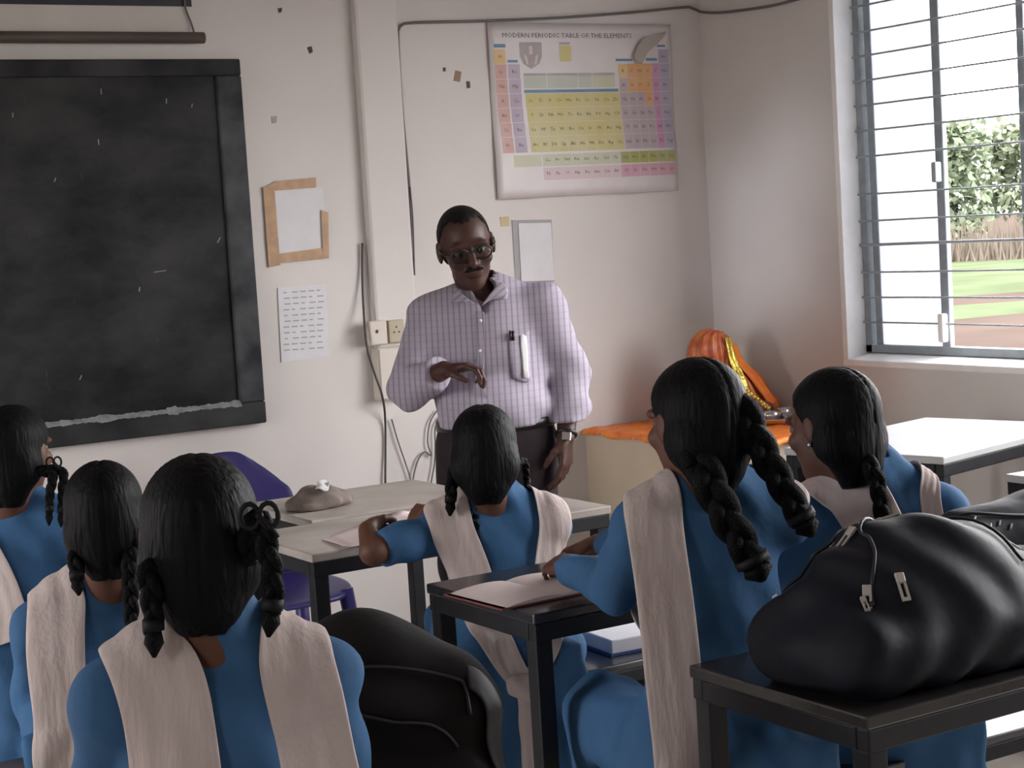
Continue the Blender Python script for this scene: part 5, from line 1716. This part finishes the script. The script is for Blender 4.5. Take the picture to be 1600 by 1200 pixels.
# ------------------------------------------------------------------ the corner shelf: orange cloth, draped idol, steel plates
CT = 0.70
oc = empty('orange_cloth', (4.0, 5.1, CT), 'orange satin cloth spread over the beige corner platform', 'cloth')
mb = MB(); nx, ny = 34, 44; vs = []
X0, X1, Y0, Y1 = 3.735, 4.395, 4.685, 5.59
for j in range(ny + 1):
    for i in range(nx + 1):
        u = i / nx; v = j / ny
        x = X0 - 0.016 + (X1 - X0 + 0.016) * u; y = Y0 - 0.016 + (Y1 - Y0 + 0.016) * v
        z = CT + 0.006 + 0.004 * math.sin(x * 34 + 2 * math.sin(y * 17)) ** 2 + 0.003 * math.sin(y * 40) ** 2
        ox = max(0, X0 - x) ; oy = max(0, Y0 - y)
        if ox > 0.0: z -= (ox * 1.2) * (1 + 0.25 * math.sin(y * 26)); x = X0 - 0.004 - 0.10 * ox
        if oy > 0.0: z -= (oy * 1.2) * (1 + 0.25 * math.sin(x * 31)); y = Y0 - 0.004 - 0.10 * oy
        vs.append((x, y, z))
mb.add(vs, [(j * (nx + 1) + i, j * (nx + 1) + i + 1, (j + 1) * (nx + 1) + i + 1, (j + 1) * (nx + 1) + i) for j in range(ny) for i in range(nx)])
mb.build('cloth_sheet', M['orange'], oc, smooth=True, solid=0.003)
for k in range(9):
    t = k / 8
    for p in ((X0 - 0.006, 4.75 + 0.80 * t, CT - 0.004), (3.78 + 0.58 * t, Y0 - 0.006, CT - 0.004)):
        MB().ball(p, (0.005, 0.005, 0.005), 5).build('gold_dot', M['gold'], oc, smooth=True)

ic = V(4.15, 5.25, CT + 0.012)
idol = empty('draped_idol', tuple(ic), 'small figure draped in red and gold satin on the orange cloth', 'idol')
AX = IR
ip = [cone(ic + UP * 0.04, ic + UP * 0.22 - AX * 0.03, 0.150, 0.085, 0.05, IF, 1.35), ell(ic + UP * 0.285 - AX * 0.035, V(0.078, 0.07, 0.070), 0.06), ell(ic + UP * 0.05 + AX * 0.09, V(0.14, 0.11, 0.06), 0.06), ell(ic + UP * 0.13 + AX * 0.05, V(0.12, 0.09, 0.08), 0.06)]
fi = union(ip)
fid = lambda P: np.maximum(fi(P) + 0.005 * np.sin(np.arctan2((P - ic) @ IF, (P - ic) @ AX) * 17 + P[:, 2] * 20), CT + 0.012 - P[:, 2])
lo, hi = bounds(ip, 0.02)
implicit('red_drape', fid, lo, hi, 0.0065, M['red'], idol)
band('gold_sash', [ic + AX * 0.035 + UP * 0.33 - IF * 0.05, ic + AX * 0.055 + UP * 0.26 - IF * 0.09, ic + AX * 0.06 + UP * 0.18 - IF * 0.1, ic + AX * 0.075 + UP * 0.10 - IF * 0.12], 0.038, fi, 0.008, M['gold'], idol, n=30, nv=6, fold=0.003, reach=0.12)
band('orange_fold', [ic + AX * 0.06 + UP * 0.30 - IF * 0.03, ic + AX * 0.10 + UP * 0.20 - IF * 0.06, ic + AX * 0.13 + UP * 0.12 - IF * 0.06, ic + AX * 0.17 + UP * 0.06 - IF * 0.06], 0.055, fi, 0.006, M['orange'], idol, n=30, nv=6, fold=0.004, reach=0.12)
band('magenta_hem', [ic + AX * 0.05 + UP * 0.10 - IF * 0.13, ic + AX * 0.10 + UP * 0.07 - IF * 0.12, ic + AX * 0.17 + UP * 0.045 - IF * 0.08], 0.05, fi, 0.007, M['magenta'], idol, n=24, nv=5, fold=0.004, reach=0.12)
for k in range(9):
    p = snap(fi, np.array([ic + AX * (0.075 + 0.012 * k) + UP * (0.135 - 0.010 * k) - IF * 0.12]), 0.010, 0.2, 8)[0]
    MB().ball(p, 0.011, 5).build('gold_bead', M['gold'], idol, smooth=True)

pc2 = atz(1204, 655, CT + 0.03); pc2 = atz(1212, 660, CT + 0.012); pc2[2] = CT + 0.012
pl = empty('steel_plate', tuple(pc2), 'bright steel plate with bowls on the orange cloth', 'plate')
MB().disc_stack(pc2, [(0.001, 0.0), (0.092, 0.0), (0.104, 0.022), (0.108, 0.023), (0.108, 0.0205), (0.096, 0.003), (0.001, 0.003)], 36).build('dish', M['steel'], pl, smooth=True)
for dx, dy, r, hgt, lab in ((-0.035, -0.02, 0.036, 0.042, 'small steel bowl nearer the draped figure, standing in the plate'), (0.042, 0.0, 0.032, 0.045, 'small steel bowl farther right in the plate')):
    bw = empty('steel_bowl', (pc2[0] + dx, pc2[1] + dy, pc2[2] + 0.004), lab, 'bowl')
    MB().disc_stack((pc2[0] + dx, pc2[1] + dy, pc2[2] + 0.004), [(0.001, 0.0), (r * 0.7, 0.0), (r, hgt * 0.6), (r * 1.04, hgt), (r * 0.98, hgt), (r * 0.92, hgt * 0.6), (r * 0.6, 0.004), (0.001, 0.004)], 26).build('bowl_body', M['steel'], bw, smooth=True)
